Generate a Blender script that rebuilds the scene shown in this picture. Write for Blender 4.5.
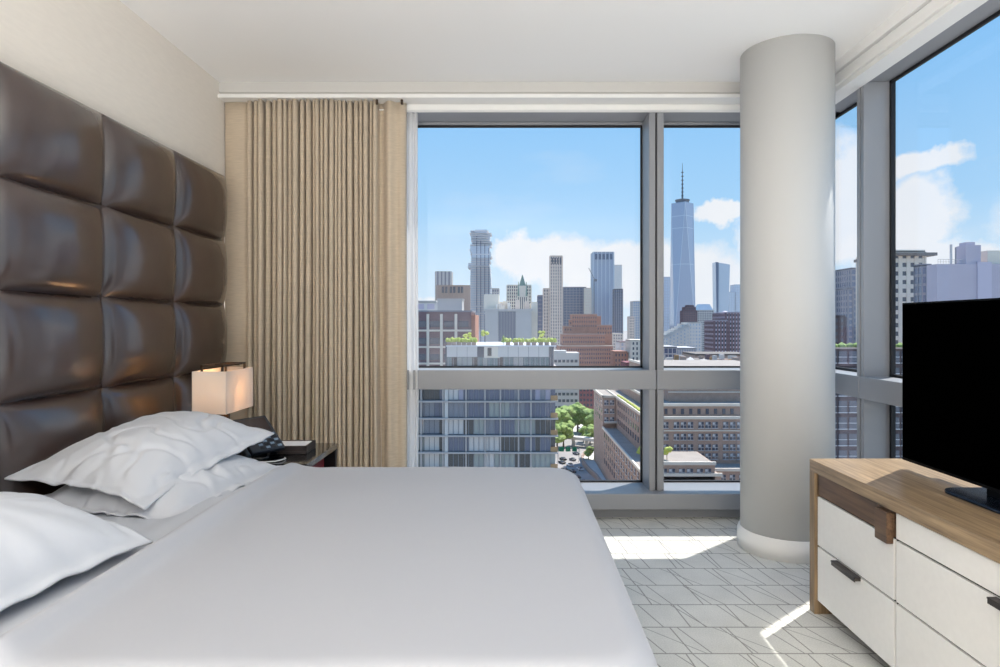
import bpy, bmesh, math, random
from mathutils import Vector, Matrix, noise

for o in list(bpy.data.objects):
    bpy.data.objects.remove(o)
sc = bpy.context.scene
COL = sc.collection
PI = math.pi
EYE = 1.355           # camera height above the room floor
F = 650.0             # focal length in pixels of the 1000 px wide frame

# ------------------------------------------------------------------ camera
cam_data = bpy.data.cameras.new('camera')
cam = bpy.data.objects.new('camera', cam_data)
COL.objects.link(cam)
cam_data.sensor_width = 36.0
cam_data.lens = 36.0 * F / 1000.0
cam_data.shift_x = -0.013
cam_data.shift_y = -0.0095
cam_data.clip_start = 0.05
cam_data.clip_end = 12000
cam.location = (0, 0, EYE)
cam.rotation_euler = (PI / 2, 0, 0)
sc.camera = cam

sc.view_settings.view_transform = 'Standard'
sc.view_settings.look = 'None'
sc.view_settings.exposure = 0.0
sc.view_settings.gamma = 1.0
sc.view_settings.use_curve_mapping = False
try:
    sc.cycles.use_denoising = True
    sc.cycles.max_bounces = 10
    sc.cycles.diffuse_bounces = 5
    sc.cycles.transparent_max_bounces = 24
    sc.cycles.sample_clamp_indirect = 6.0
    sc.cycles.caustics_reflective = False
    sc.cycles.caustics_refractive = False
except Exception:
    pass


def lin(c):
    if isinstance(c, str):
        c = c.lstrip('#')
        c = tuple(int(c[i:i + 2], 16) for i in (0, 2, 4))
    r = []
    for v in c[:3]:
        v = v / 255.0
        r.append(v / 12.92 if v <= 0.04045 else ((v + 0.055) / 1.055) ** 2.4)
    return (r[0], r[1], r[2], 1.0)


# ------------------------------------------------------------------ sky
def build_world():
    w = bpy.data.worlds.new('sky')
    sc.world = w
    w.use_nodes = True
    nt = w.node_tree
    nt.nodes.clear()
    N = nt.nodes.new
    L = nt.links.new

    def math_(op, a, b=None, c=None, clamp=False):
        n = N('ShaderNodeMath')
        n.operation = op
        n.use_clamp = clamp
        for i, v in enumerate((a, b, c)):
            if v is None:
                continue
            if isinstance(v, (int, float)):
                n.inputs[i].default_value = v
            else:
                L(v, n.inputs[i])
        return n.outputs[0]
    tc = N('ShaderNodeTexCoord')
    sep = N('ShaderNodeSeparateXYZ')
    L(tc.outputs['Generated'], sep.inputs[0])
    X, Y, Z = sep.outputs
    hyp = math_('SQRT', math_('ADD', math_('MULTIPLY', X, X), math_('MULTIPLY', Y, Y)))
    az = math_('ARCTAN2', X, Y)
    el = math_('ARCTAN2', Z, hyp)
    # clear sky gradient
    ramp = N('ShaderNodeValToRGB')
    L(math_('DIVIDE', el, 1.2, clamp=True), ramp.inputs[0])
    cr = ramp.color_ramp
    cr.elements[0].position = 0.0
    cr.elements[0].color = lin((226, 242, 255))
    cr.elements[1].position = 1.0
    cr.elements[1].color = lin((88, 158, 245))
    for p, c in ((0.07, (206, 234, 255)), (0.14, (174, 219, 255)), (0.26, (150, 207, 255)), (0.42, (126, 195, 255))):
        e = cr.elements.new(p)
        e.color = lin(c)
    # cloud field: wisps everywhere at low elevation plus the cumulus banks of the day
    no = N('ShaderNodeTexNoise')
    no.inputs['Scale'].default_value = 9.0
    no.inputs['Detail'].default_value = 6.0
    no.inputs['Roughness'].default_value = 0.6
    L(tc.outputs['Generated'], no.inputs['Vector'])
    sepc = N('ShaderNodeSeparateColor')
    L(no.outputs['Color'], sepc.inputs[0])
    da = math_('MULTIPLY', math_('SUBTRACT', sepc.outputs[0], 0.5), 0.16)
    de = math_('MULTIPLY', math_('SUBTRACT', sepc.outputs[1], 0.5), 0.12)
    az2 = math_('ADD', az, da)
    el2 = math_('ADD', el, de)
    mask = None

    def px(x, y):
        dx, dy = (x - 513) / F, (324 - y) / F
        return math.atan(dx), math.atan(dy / math.sqrt(1 + dx * dx))
    clouds = [(525, 262, 32, 16), (608, 276, 66, 34), (640, 262, 40, 22), (560, 268, 34, 22), (690, 282, 50, 34), (735, 300, 40, 20),
              (718, 208, 20, 9), (735, 214, 16, 10), (426, 306, 26, 12), (770, 250, 26, 26), (848, 185, 34, 44), (912, 155, 34, 11), (915, 205, 36, 26),
              (930, 245, 60, 16), (850, 235, 30, 20), (1060, 260, 60, 20), (1160, 190, 70, 30), (330, 280, 60, 20), (200, 270, 60, 28)]
    for (x, y, wx, wy) in clouds:
        a0, e0 = px(x, y)
        d = math_('ADD', math_('POWER', math_('MULTIPLY', math_('SUBTRACT', az2, a0), F / (wx * 1.15)), 2),
                  math_('POWER', math_('MULTIPLY', math_('SUBTRACT', el2, e0), F / (wy * 1.15)), 2))
        m = math_('SUBTRACT', 1.25, d)
        mask = m if mask is None else math_('MAXIMUM', mask, m)
    no2 = N('ShaderNodeTexNoise')
    no2.inputs['Scale'].default_value = 3.2
    no2.inputs['Detail'].default_value = 5.0
    mp = N('ShaderNodeMapping')
    mp.inputs['Scale'].default_value = (1, 1, 3.5)
    mp.inputs['Location'].default_value = (3.1, 5.2, 0.4)
    L(tc.outputs['Generated'], mp.inputs[0])
    L(mp.outputs[0], no2.inputs['Vector'])
    wisp = math_('MULTIPLY', math_('SUBTRACT', no2.outputs[0], 0.56), 3.0, clamp=True)
    cm = math_('ADD', math_('MULTIPLY', mask, 1.5, clamp=True), math_('MULTIPLY', wisp, 0.5), clamp=True)
    mix = N('ShaderNodeMix')
    mix.data_type = 'RGBA'
    L(cm, mix.inputs[0])
    L(ramp.outputs[0], mix.inputs[6])
    shade = N('ShaderNodeMix')
    shade.data_type = 'RGBA'
    L(sepc.outputs[2], shade.inputs[0])
    shade.inputs[6].default_value = lin((232, 241, 252))
    shade.inputs[7].default_value = lin((255, 255, 255))
    L(shade.outputs[2], mix.inputs[7])
    bg = N('ShaderNodeBackground')
    bg.inputs['Strength'].default_value = 1.0
    L(mix.outputs[2], bg.inputs[0])
    out = N('ShaderNodeOutputWorld')
    L(bg.outputs[0], out.inputs[0])
    w.cycles.sampling_method = 'AUTOMATIC'


build_world()

# ------------------------------------------------------------------ sun, added fill lights and portals
sun_d = bpy.data.lights.new('sun', 'SUN')
sun_d.energy = 7.0
sun_d.angle = math.radians(0.55)
sun_d.color = (1.0, 0.96, 0.90)
sun = bpy.data.objects.new('sun', sun_d)
COL.objects.link(sun)
sun.rotation_euler = Vector((-1.13, -1.0, -2.55)).to_track_quat('-Z', 'Y').to_euler()
sun.location = (40, 40, 60)


def area(name, loc, direction, sx, sy, power, color=(1, 1, 1)):
    d = bpy.data.lights.new(name, 'AREA')
    d.shape = 'RECTANGLE'
    d.size, d.size_y = sx, sy
    d.energy = power
    d.color = color
    o = bpy.data.objects.new(name, d)
    COL.objects.link(o)
    o.location = loc
    o.rotation_euler = Vector(direction).to_track_quat('-Z', 'Y').to_euler()
    return o


# added fill lights behind the camera brightening the room, not fixtures of it
area('fill_light_up', (-0.1, -1.35, 0.45), (0, 0, 1), 3.6, 1.9, 252, (0.985, 0.99, 1.0))
area('fill_light_down', (0.0, -1.3, 2.97), (0, 0, -1), 3.2, 1.8, 5, (0.985, 0.99, 1.0))
for nm, loc, dr, sx, sy in (('window_portal', (0.15, 4.70, 1.6), (0, -1, 0), 4.3, 2.7),
                            ('window_portal', (2.27, 1.3, 1.6), (-1, 0, 0), 6.6, 2.7)):
    p = area(nm, loc, dr, sx, sy, 1)
    p.data.cycles.is_portal = True

# ------------------------------------------------------------------ materials
MATS = {}


def mat(name, color=(200, 200, 200), rough=0.6, metal=0.0, var=0.0, vscale=8.0, bump=0.0, bscale=60.0, spec=0.5, sheen=0.0, stretch=(1, 1, 1), coat=0.0, coat_rough=0.06, coat_ior=1.5):
    if name in MATS:
        return MATS[name]
    m = bpy.data.materials.new(name)
    m.use_nodes = True
    nt = m.node_tree
    b = nt.nodes['Principled BSDF']
    c = lin(color)
    b.inputs['Base Color'].default_value = c
    b.inputs['Roughness'].default_value = rough
    b.inputs['Metallic'].default_value = metal
    b.inputs['Specular IOR Level'].default_value = spec
    if sheen:
        b.inputs['Sheen Weight'].default_value = sheen
    if coat:
        b.inputs['Coat Weight'].default_value = coat
        b.inputs['Coat Roughness'].default_value = coat_rough
        b.inputs['Coat IOR'].default_value = coat_ior
    tc = nt.nodes.new('ShaderNodeTexCoord')
    mp = nt.nodes.new('ShaderNodeMapping')
    mp.inputs['Scale'].default_value = stretch
    nt.links.new(tc.outputs['Object'], mp.inputs[0])
    if var > 0:
        n = nt.nodes.new('ShaderNodeTexNoise')
        n.inputs['Scale'].default_value = vscale
        n.inputs['Detail'].default_value = 4
        nt.links.new(mp.outputs[0], n.inputs['Vector'])
        r = nt.nodes.new('ShaderNodeValToRGB')
        r.color_ramp.elements[0].position = 0.3
        r.color_ramp.elements[1].position = 0.7
        r.color_ramp.elements[0].color = tuple(max(0, v * (1 - var)) for v in c[:3]) + (1,)
        r.color_ramp.elements[1].color = tuple(min(1, v * (1 + var)) for v in c[:3]) + (1,)
        nt.links.new(n.outputs[0], r.inputs[0])
        nt.links.new(r.outputs[0], b.inputs['Base Color'])
    if bump > 0:
        n2 = nt.nodes.new('ShaderNodeTexNoise')
        n2.inputs['Scale'].default_value = bscale
        n2.inputs['Detail'].default_value = 3
        nt.links.new(mp.outputs[0], n2.inputs['Vector'])
        bp = nt.nodes.new('ShaderNodeBump')
        bp.inputs['Strength'].default_value = bump
        bp.inputs['Distance'].default_value = 0.01
        nt.links.new(n2.outputs[0], bp.inputs['Height'])
        nt.links.new(bp.outputs[0], b.inputs['Normal'])
    MATS[name] = m
    return m


def wood(name, c1, c2, rough=0.45, axis='Y', scale=1.0):
    if name in MATS:
        return MATS[name]
    m = bpy.data.materials.new(name)
    m.use_nodes = True
    nt = m.node_tree
    b = nt.nodes['Principled BSDF']
    b.inputs['Roughness'].default_value = rough
    tc = nt.nodes.new('ShaderNodeTexCoord')
    mp = nt.nodes.new('ShaderNodeMapping')
    s = {'Y': (38, 1.6, 38), 'Z': (38, 38, 1.6), 'X': (1.6, 38, 38)}[axis]
    mp.inputs['Scale'].default_value = tuple(v * scale for v in s)
    nt.links.new(tc.outputs['Object'], mp.inputs[0])
    n = nt.nodes.new('ShaderNodeTexNoise')
    n.inputs['Scale'].default_value = 1.6
    n.inputs['Detail'].default_value = 6
    n.inputs['Roughness'].default_value = 0.65
    n.inputs['Distortion'].default_value = 0.4
    nt.links.new(mp.outputs[0], n.inputs['Vector'])
    r = nt.nodes.new('ShaderNodeValToRGB')
    r.color_ramp.elements[0].position = 0.32
    r.color_ramp.elements[1].position = 0.68
    r.color_ramp.elements[0].color = lin(c1)
    r.color_ramp.elements[1].color = lin(c2)
    nt.links.new(n.outputs[0], r.inputs[0])
    nt.links.new(r.outputs[0], b.inputs['Base Color'])
    bp = nt.nodes.new('ShaderNodeBump')
    bp.inputs['Strength'].default_value = 0.12
    bp.inputs['Distance'].default_value = 0.004
    nt.links.new(n.outputs[0], bp.inputs['Height'])
    nt.links.new(bp.outputs[0], b.inputs['Normal'])
    MATS[name] = m
    return m


def glass_pane(name, tint=(0.975, 0.98, 0.985), refl=0.012):
    m = bpy.data.materials.new(name)
    m.use_nodes = True
    nt = m.node_tree
    nt.nodes.clear()
    t = nt.nodes.new('ShaderNodeBsdfTransparent')
    t.inputs[0].default_value = tint + (1,)
    g = nt.nodes.new('ShaderNodeBsdfGlossy')
    g.inputs['Roughness'].default_value = 0.0
    g.inputs['Color'].default_value = (0.9, 0.88, 1.0, 1)
    lw = nt.nodes.new('ShaderNodeLayerWeight')
    lw.inputs[0].default_value = 0.5
    pw = nt.nodes.new('ShaderNodeMath')
    pw.operation = 'POWER'
    pw.inputs[1].default_value = 4.0
    nt.links.new(lw.outputs['Facing'], pw.inputs[0])
    fr = nt.nodes.new('ShaderNodeMath')
    fr.operation = 'MULTIPLY_ADD'
    fr.inputs[1].default_value = 0.5
    fr.inputs[2].default_value = refl
    nt.links.new(pw.outputs[0], fr.inputs[0])
    mx = nt.nodes.new('ShaderNodeMixShader')
    nt.links.new(fr.outputs[0], mx.inputs[0])
    nt.links.new(t.outputs[0], mx.inputs[1])
    nt.links.new(g.outputs[0], mx.inputs[2])
    o = nt.nodes.new('ShaderNodeOutputMaterial')
    nt.links.new(mx.outputs[0], o.inputs[0])
    MATS[name] = m
    return m


def cloth_translucent(name, color, trans=0.4, transparent=0.0):
    m = bpy.data.materials.new(name)
    m.use_nodes = True
    nt = m.node_tree
    nt.nodes.clear()
    d = nt.nodes.new('ShaderNodeBsdfDiffuse')
    t = nt.nodes.new('ShaderNodeBsdfTranslucent')
    d.inputs[0].default_value = lin(color)
    t.inputs[0].default_value = lin(color)
    mx = nt.nodes.new('ShaderNodeMixShader')
    mx.inputs[0].default_value = trans
    nt.links.new(d.outputs[0], mx.inputs[1])
    nt.links.new(t.outputs[0], mx.inputs[2])
    last = mx.outputs[0]
    if transparent:
        tp = nt.nodes.new('ShaderNodeBsdfTransparent')
        m2 = nt.nodes.new('ShaderNodeMixShader')
        m2.inputs[0].default_value = transparent
        nt.links.new(last, m2.inputs[1])
        nt.links.new(tp.outputs[0], m2.inputs[2])
        last = m2.outputs[0]
    o = nt.nodes.new('ShaderNodeOutputMaterial')
    nt.links.new(last, o.inputs[0])
    MATS[name] = m
    return m


def carpet_material():
    m = bpy.data.materials.new('carpet')
    m.use_nodes = True
    nt = m.node_tree
    b = nt.nodes['Principled BSDF']
    b.inputs['Roughness'].default_value = 0.95
    b.inputs['Specular IOR Level'].default_value = 0.1
    N, L = nt.nodes.new, nt.links.new

    def M(op, a, b_=None, clamp=False):
        n = N('ShaderNodeMath')
        n.operation = op
        n.use_clamp = clamp
        for i, v in enumerate((a, b_)):
            if v is None:
                continue
            if isinstance(v, (int, float)):
                n.inputs[i].default_value = v
            else:
                L(v, n.inputs[i])
        return n.outputs[0]
    tc = N('ShaderNodeTexCoord')
    sp = N('ShaderNodeSeparateXYZ')
    L(tc.outputs['Object'], sp.inputs[0])
    X, Y = sp.outputs[0], sp.outputs[1]
    v = M('DIVIDE', M('SUBTRACT', Y, 3.604), 0.233)
    row = M('FLOOR', v)
    fy = M('FRACT', v)

    def line(u, w):
        f = M('FRACT', u)
        d = M('ABSOLUTE', M('SUBTRACT', f, 0.5))
        return M('GREATER_THAN', d, 0.5 - w)
    hl = line(v, 0.018)
    rnd = M('FRACT', M('MULTIPLY', M('SINE', M('MULTIPLY', row, 12.9898)), 43758.5))
    lines = hl
    for k, (per, sl, w) in enumerate(((0.19, 0.30, 0.016), (0.25, 0.10, 0.013), (0.31, 0.55, 0.010))):
        r2 = M('FRACT', M('MULTIPLY', M('SINE', M('MULTIPLY', row, 7.13 + 3.7 * k)), 9173.3))
        slope = M('MULTIPLY', M('ADD', r2, 0.6), sl)
        u = M('ADD', M('ADD', M('DIVIDE', X, per), M('MULTIPLY', fy, slope)), M('ADD', rnd, 0.37 * k))
        lines = M('MAXIMUM', lines, line(u, w))
    no = N('ShaderNodeTexNoise')
    no.inputs['Scale'].default_value = 160
    no.inputs['Detail'].default_value = 2
    L(tc.outputs['Object'], no.inputs['Vector'])
    no2 = N('ShaderNodeTexNoise')
    no2.inputs['Scale'].default_value = 6
    no2.inputs['Detail'].default_value = 4
    L(tc.outputs['Object'], no2.inputs['Vector'])
    ra = N('ShaderNodeValToRGB')
    ra.color_ramp.elements[0].color = lin((204, 203, 196))
    ra.color_ramp.elements[1].color = lin((233, 231, 224))
    ra.color_ramp.elements[0].position = 0.3
    ra.color_ramp.elements[1].position = 0.7
    L(M('ADD', M('MULTIPLY', no.outputs[0], 0.6), M('MULTIPLY', no2.outputs[0], 0.4)), ra.inputs[0])
    mx = N('ShaderNodeMix')
    mx.data_type = 'RGBA'
    L(M('MULTIPLY', lines, 0.6), mx.inputs[0])
    L(ra.outputs[0], mx.inputs[6])
    mx.inputs[7].default_value = lin((104, 101, 93))
    L(mx.outputs[2], b.inputs['Base Color'])
    bp = N('ShaderNodeBump')
    bp.inputs['Strength'].default_value = 0.5
    bp.inputs['Distance'].default_value = 0.004
    L(M('SUBTRACT', no.outputs[0], lines), bp.inputs['Height'])
    L(bp.outputs[0], b.inputs['Normal'])
    return m


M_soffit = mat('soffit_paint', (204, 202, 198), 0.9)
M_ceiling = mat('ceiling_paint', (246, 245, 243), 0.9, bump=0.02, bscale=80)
M_wall = mat('wall_covering', (234, 227, 217), 0.85, var=0.02, vscale=60, bump=0.05, bscale=180, stretch=(1, 0.2, 1))
M_white = mat('white_paint', (240, 239, 236), 0.55)
M_column = mat('column_paint', (202, 202, 200), 0.7, bump=0.02, bscale=90)
M_frame = mat('window_frame_aluminium', (146, 148, 152), 0.42, 0.1)
M_gasket = mat('black_gasket', (18, 18, 20), 0.6)
M_glass = glass_pane('window_glass')
M_leather = mat('brown_leather', (52, 33, 26), 0.5, var=0.15, vscale=5, bump=0.10, bscale=14, spec=0.3, coat=1.0, coat_rough=0.22, coat_ior=1.85)
M_leather_edge = mat('leather_edge', (52, 38, 32), 0.5)
M_duvet = mat('white_cotton', (178, 179, 184), 0.75, bump=0.06, bscale=9, sheen=0.2)
M_pillow = mat('pillow_cotton', (204, 206, 211), 0.75, bump=0.35, bscale=6, sheen=0.2)
M_sheet = mat('sheet_cotton', (192, 195, 201), 0.75, bump=0.1, bscale=8)
M_bedbase = mat('bed_base_fabric', (70, 62, 56), 0.9)
M_curtain = mat('linen_curtain', (198, 182, 160), 0.9, var=0.08, vscale=26, bump=0.15, bscale=90, stretch=(0.6, 0.6, 6), sheen=0.2)
M_sheer = cloth_translucent('sheer_fabric', (244, 244, 244), 0.5, 0.12)
M_blackgloss = mat('black_lacquer', (20, 19, 20), 0.12, coat=0.5)
M_blackwood = mat('black_wood', (30, 28, 28), 0.35)
M_red = mat('red_leatherette', (128, 24, 34), 0.4)
M_shade = cloth_translucent('lamp_shade_fabric', (244, 236, 226), 0.4)
M_bronze = mat('bronze_metal', (58, 44, 32), 0.5, 0.3)
M_phone = mat('phone_plastic', (42, 46, 54), 0.4)
M_phonedark = mat('phone_black', (18, 18, 20), 0.3)
M_phonescreen = mat('phone_screen', (66, 54, 50), 0.12)
M_key = mat('phone_key', (130, 150, 170), 0.5)
M_paper = mat('paper', (236, 236, 238), 0.8)
M_darkleather = mat('dark_leatherette', (36, 28, 28), 0.45)
M_cord = mat('white_cord', (225, 225, 225), 0.5)
M_oak = wood('oak_top', (106, 86, 64), (180, 154, 120), 0.35, 'Y')
M_oakZ = wood('oak_side', (108, 88, 64), (164, 138, 106), 0.4, 'Z')
M_walnut = wood('walnut_front', (72, 52, 38), (118, 90, 66), 0.4, 'Y')
M_drawer = mat('drawer_leatherette', (242, 240, 236), 0.6, var=0.015, vscale=40, bump=0.04, bscale=120)
M_handle = mat('dark_bronze_handle', (82, 76, 72), 0.35, 0.7)
M_gap = mat('dark_carcass', (14, 12, 10), 0.9, spec=0.1)
M_tv = mat('tv_screen_black', (1, 1, 1), 0.9, spec=0.0)
M_tvbody = mat('tv_body_black', (8, 8, 9), 0.6, spec=0.1)
M_tvbase = mat('tv_base_metal', (34, 42, 56), 0.18, 0.6)
M_carpet = carpet_material()

# ------------------------------------------------------------------ mesh helpers


class MB:
    def __init__(self):
        self.v, self.f = [], []

    def add(self, v, f):
        n = len(self.v)
        self.v += [tuple(p) for p in v]
        self.f += [tuple(i + n for i in q) for q in f]
        return self

    def box(self, x0, x1, y0, y1, z0, z1):
        x0, x1 = min(x0, x1), max(x0, x1)
        y0, y1 = min(y0, y1), max(y0, y1)
        z0, z1 = min(z0, z1), max(z0, z1)
        v = [(x0, y0, z0), (x1, y0, z0), (x1, y1, z0), (x0, y1, z0), (x0, y0, z1), (x1, y0, z1), (x1, y1, z1), (x0, y1, z1)]
        return self.add(v, [(0, 3, 2, 1), (4, 5, 6, 7), (0, 1, 5, 4), (1, 2, 6, 5), (2, 3, 7, 6), (3, 0, 4, 7)])

    def prism(self, pts, z0, z1):
        n = len(pts)
        v = [(p[0], p[1], z0) for p in pts] + [(p[0], p[1], z1) for p in pts]
        f = [tuple(reversed(range(n))), tuple(range(n, 2 * n))]
        f += [(i, (i + 1) % n, n + (i + 1) % n, n + i) for i in range(n)]
        return self.add(v, f)

    def frustum(self, pts0, z0, pts1, z1):
        n = len(pts0)
        v = [(p[0], p[1], z0) for p in pts0] + [(p[0], p[1], z1) for p in pts1]
        f = [tuple(reversed(range(n))), tuple(range(n, 2 * n))]
        f += [(i, (i + 1) % n, n + (i + 1) % n, n + i) for i in range(n)]
        return self.add(v, f)

    def lathe(self, prof, cx=0, cy=0, n=48, cap=True):
        v, f = [], []
        m = len(prof)
        for i in range(n):
            a = 2 * PI * i / n
            for (r, z) in prof:
                v.append((cx + r * math.cos(a), cy + r * math.sin(a), z))
        for i in range(n):
            j = (i + 1) % n
            for k in range(m - 1):
                f.append((i * m + k, j * m + k, j * m + k + 1, i * m + k + 1))
        if cap:
            f.append(tuple(reversed([i * m for i in range(n)])))
            f.append(tuple(i * m + m - 1 for i in range(n)))
        return self.add(v, f)

    def tube(self, pts, r, n=8):
        pts = [Vector(p) for p in pts]
        v, f = [], []
        up = Vector((0, 0, 1))
        for i, p in enumerate(pts):
            t = (pts[min(i + 1, len(pts) - 1)] - pts[max(i - 1, 0)]).normalized()
            a = t.cross(up)
            if a.length < 1e-3:
                a = t.cross(Vector((1, 0, 0)))
            a.normalize()
            b = t.cross(a)
            rr = r[i] if isinstance(r, (list, tuple)) else r
            for k in range(n):
                c = 2 * PI * k / n
                v.append(p + a * rr * math.cos(c) + b * rr * math.sin(c))
        for i in range(len(pts) - 1):
            for k in range(n):
                l = (k + 1) % n
                f.append((i * n + k, i * n + l, (i + 1) * n + l, (i + 1) * n + k))
        f.append(tuple(range(n)))
        f.append(tuple(reversed([(len(pts) - 1) * n + k for k in range(n)])))
        return self.add(v, f)

    def grid(self, nu, nv, fn):
        v = [fn(i / nu, j / nv) for i in range(nu + 1) for j in range(nv + 1)]
        f = [(i * (nv + 1) + j, (i + 1) * (nv + 1) + j, (i + 1) * (nv + 1) + j + 1, i * (nv + 1) + j + 1) for i in range(nu) for j in range(nv)]
        return self.add(v, f)

    def mesh(self, name, m=None, smooth=False):
        me = bpy.data.meshes.new(name)
        me.from_pydata(self.v, [], self.f)
        me.update()
        bm = bmesh.new()
        bm.from_mesh(me)
        bmesh.ops.recalc_face_normals(bm, faces=bm.faces)
        bm.to_mesh(me)
        bm.free()
        if m:
            me.materials.append(m)
        if smooth:
            for p in me.polygons:
                p.use_smooth = True
        return me

    def build(self, name, m, parent=None, smooth=False, bevel=0.0, seg=2, kind=None, label=None):
        o = bpy.data.objects.new(name, self.mesh(name, m, smooth))
        COL.objects.link(o)
        if parent:
            o.parent = parent
        if bevel:
            md = o.modifiers.new('bevel', 'BEVEL')
            md.width = bevel
            md.segments = seg
            md.limit_method = 'ANGLE'
            md.angle_limit = math.radians(40)
        if kind:
            o['kind'] = kind
        if label:
            o['label'] = label
        return o


def link_mesh(name, me, parent, loc=(0, 0, 0), rot=None, scale=None):
    o = bpy.data.objects.new(name, me)
    COL.objects.link(o)
    o.parent = parent
    o.location = loc
    if rot:
        o.rotation_euler = rot
    if scale:
        o.scale = scale
    return o


def thing(name, label, cat, loc=(0, 0, 0), group=None, rot=None):
    o = bpy.data.objects.new(name, None)
    COL.objects.link(o)
    o.empty_display_size = 0.1
    o.location = loc
    if rot:
        o.rotation_euler = rot
    tag(o, label, cat, group)
    return o


def tag(o, label, cat, group=None):
    o['label'] = label
    o['category'] = cat
    if group:
        o['group'] = group
    return o


def copy_tree(o, parent=None):
    c = o.copy()
    COL.objects.link(c)
    c.parent = parent
    for ch in list(o.children):
        copy_tree(ch, c)
    return c


def struct(o, label=None, cat=None):
    o['kind'] = 'structure'
    if label:
        o['label'] = label
    if cat:
        o['category'] = cat
    return o


def sempty(name, label, cat, loc=(0, 0, 0)):
    o = bpy.data.objects.new(name, None)
    COL.objects.link(o)
    o.location = loc
    return struct(o, label, cat)


# ================================================================== the room
H = 3.0
XL, XG, XF = -2.0, 2.315, 2.15      # left wall, right glass plane, right frame front
YG, YF = 4.81, 4.56                 # far glass plane, far frame front
YR = -2.4                           # wall behind the camera
SILL, TR0, TR1, HEAD = 0.186, 0.896, 1.032, 2.842

struct(MB().box(XL - 0.2, XG + 0.1, YR - 0.1, YG + 0.1, -0.25, 0).build('floor', M_carpet), 'light grey patterned carpet floor with crossing dark lines', 'floor')
struct(MB().box(XL - 0.2, XG + 0.1, YR - 0.1, YG + 0.1, H, H + 0.4).build('ceiling', M_ceiling), 'smooth white painted bedroom ceiling', 'ceiling')
struct(MB().box(XL - 0.2, XL, YR - 0.1, YG + 0.1, 0, H).build('wall_left', M_wall), 'cream textured wall behind the leather headboard', 'wall')
struct(MB().box(XL, XG + 0.1, YR - 0.1, YR, 0, H).build('wall_rear', M_wall), 'plain cream wall behind the camera', 'wall')
# dropped soffits along both window walls
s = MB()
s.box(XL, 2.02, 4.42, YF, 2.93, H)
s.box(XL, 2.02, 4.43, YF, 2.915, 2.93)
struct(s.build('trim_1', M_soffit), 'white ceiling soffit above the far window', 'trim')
s = MB()
s.box(2.02, XF, YR, YF, 2.935, H)
s.box(2.045, XF, YR, YF, 2.917, 2.935)
struct(s.build('trim_2', M_ceiling), 'white ceiling soffit above the right window', 'trim')
# curtain track mouldings
s = MB()
s.box(XL, 2.02, 4.40, 4.56, 2.888, 2.913)
s.box(XL, 2.02, 4.535, 4.56, 2.838, 2.888)
s.box(XL, 2.02, 4.52, 4.535, 2.842, 2.850)
struct(s.build('trim_3', M_white, bevel=0.003), 'white curtain track moulding along the far window head', 'trim')
s = MB()
s.box(2.02, 2.15, YR, 4.395, 2.850, 2.912)
s.box(2.035, 2.15, YR, 4.395, 2.817, 2.845)
s.box(2.04, 2.15, YR, 4.395, 2.84, 2.86)
struct(s.build('trim_4', M_white, bevel=0.003), 'white track moulding along the right window head', 'trim')

# ---- far window
w1 = sempty('window_1', 'wide far window with aluminium frame looking over the skyline', 'window', (0, YG, 0))


def wpart(root, name, mb, m, bevel=0.003, **k):
    o = mb.build(name, m, None, bevel=bevel, **k)
    o.parent = root
    o.matrix_parent_inverse = Matrix.Translation(-root.location)
    return o


wpart(w1, 'head_frame', MB().box(XL, XG, YF, YG + 0.06, HEAD, H).box(XL, XG, YG - 0.03, YG + 0.03, HEAD - 0.02, HEAD), M_frame)
sl = MB()
sl.box(XL, XF + 0.1, 4.47, YG + 0.06, 0.076, SILL)
wpart(w1, 'sill', sl, M_frame, bevel=0.006)
wpart(w1, 'sill_base', MB().box(XL, XG, 4.56, YG + 0.06, 0, 0.08), M_frame, bevel=0)
MU0, MU1 = 0.955, 1.058
for a, b_ in ((MU0, 0.999), (1.011, MU1)):
    wpart(w1, 'mullion', MB().box(a, b_, YF, YG + 0.04, SILL, HEAD), M_frame)
wpart(w1, 'mullion_joint', MB().box(0.999, 1.011, YF + 0.015, YG, SILL, HEAD), M_gasket, bevel=0)
for a, b_ in ((-2.0, -1.95),):
    wpart(w1, 'jamb', MB().box(a, b_, YF, YG + 0.04, SILL, HEAD), M_frame)
wpart(w1, 'corner_post', MB().box(2.25, XG + 0.03, 4.74, YG + 0.06, SILL, HEAD), M_frame)
for a, b_ in ((-1.95, 1.003), (1.007, 2.2)):
    wpart(w1, 'transom', MB().box(a, b_, YF - 0.012, YG + 0.03, TR0, TR1), M_frame, bevel=0.004)
for a, b_ in ((-1.95, MU0), (MU1, 2.25)):
    for z0, z1 in ((SILL, TR0), (TR1, HEAD - 0.02)):
        wpart(w1, 'pane', MB().box(a, b_, YG, YG + 0.008, z0, z1), M_glass, bevel=0)
        g = MB()
        t = 0.012
        g.box(a, b_, YG - 0.012, YG + 0.015, z0, z0 + t).box(a, b_, YG - 0.012, YG + 0.015, z1 - t, z1)
        g.box(a, a + t, YG - 0.012, YG + 0.015, z0, z1).box(b_ - t, b_, YG - 0.012, YG + 0.015, z0, z1)
        wpart(w1, 'gasket', g, M_gasket, bevel=0)

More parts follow.
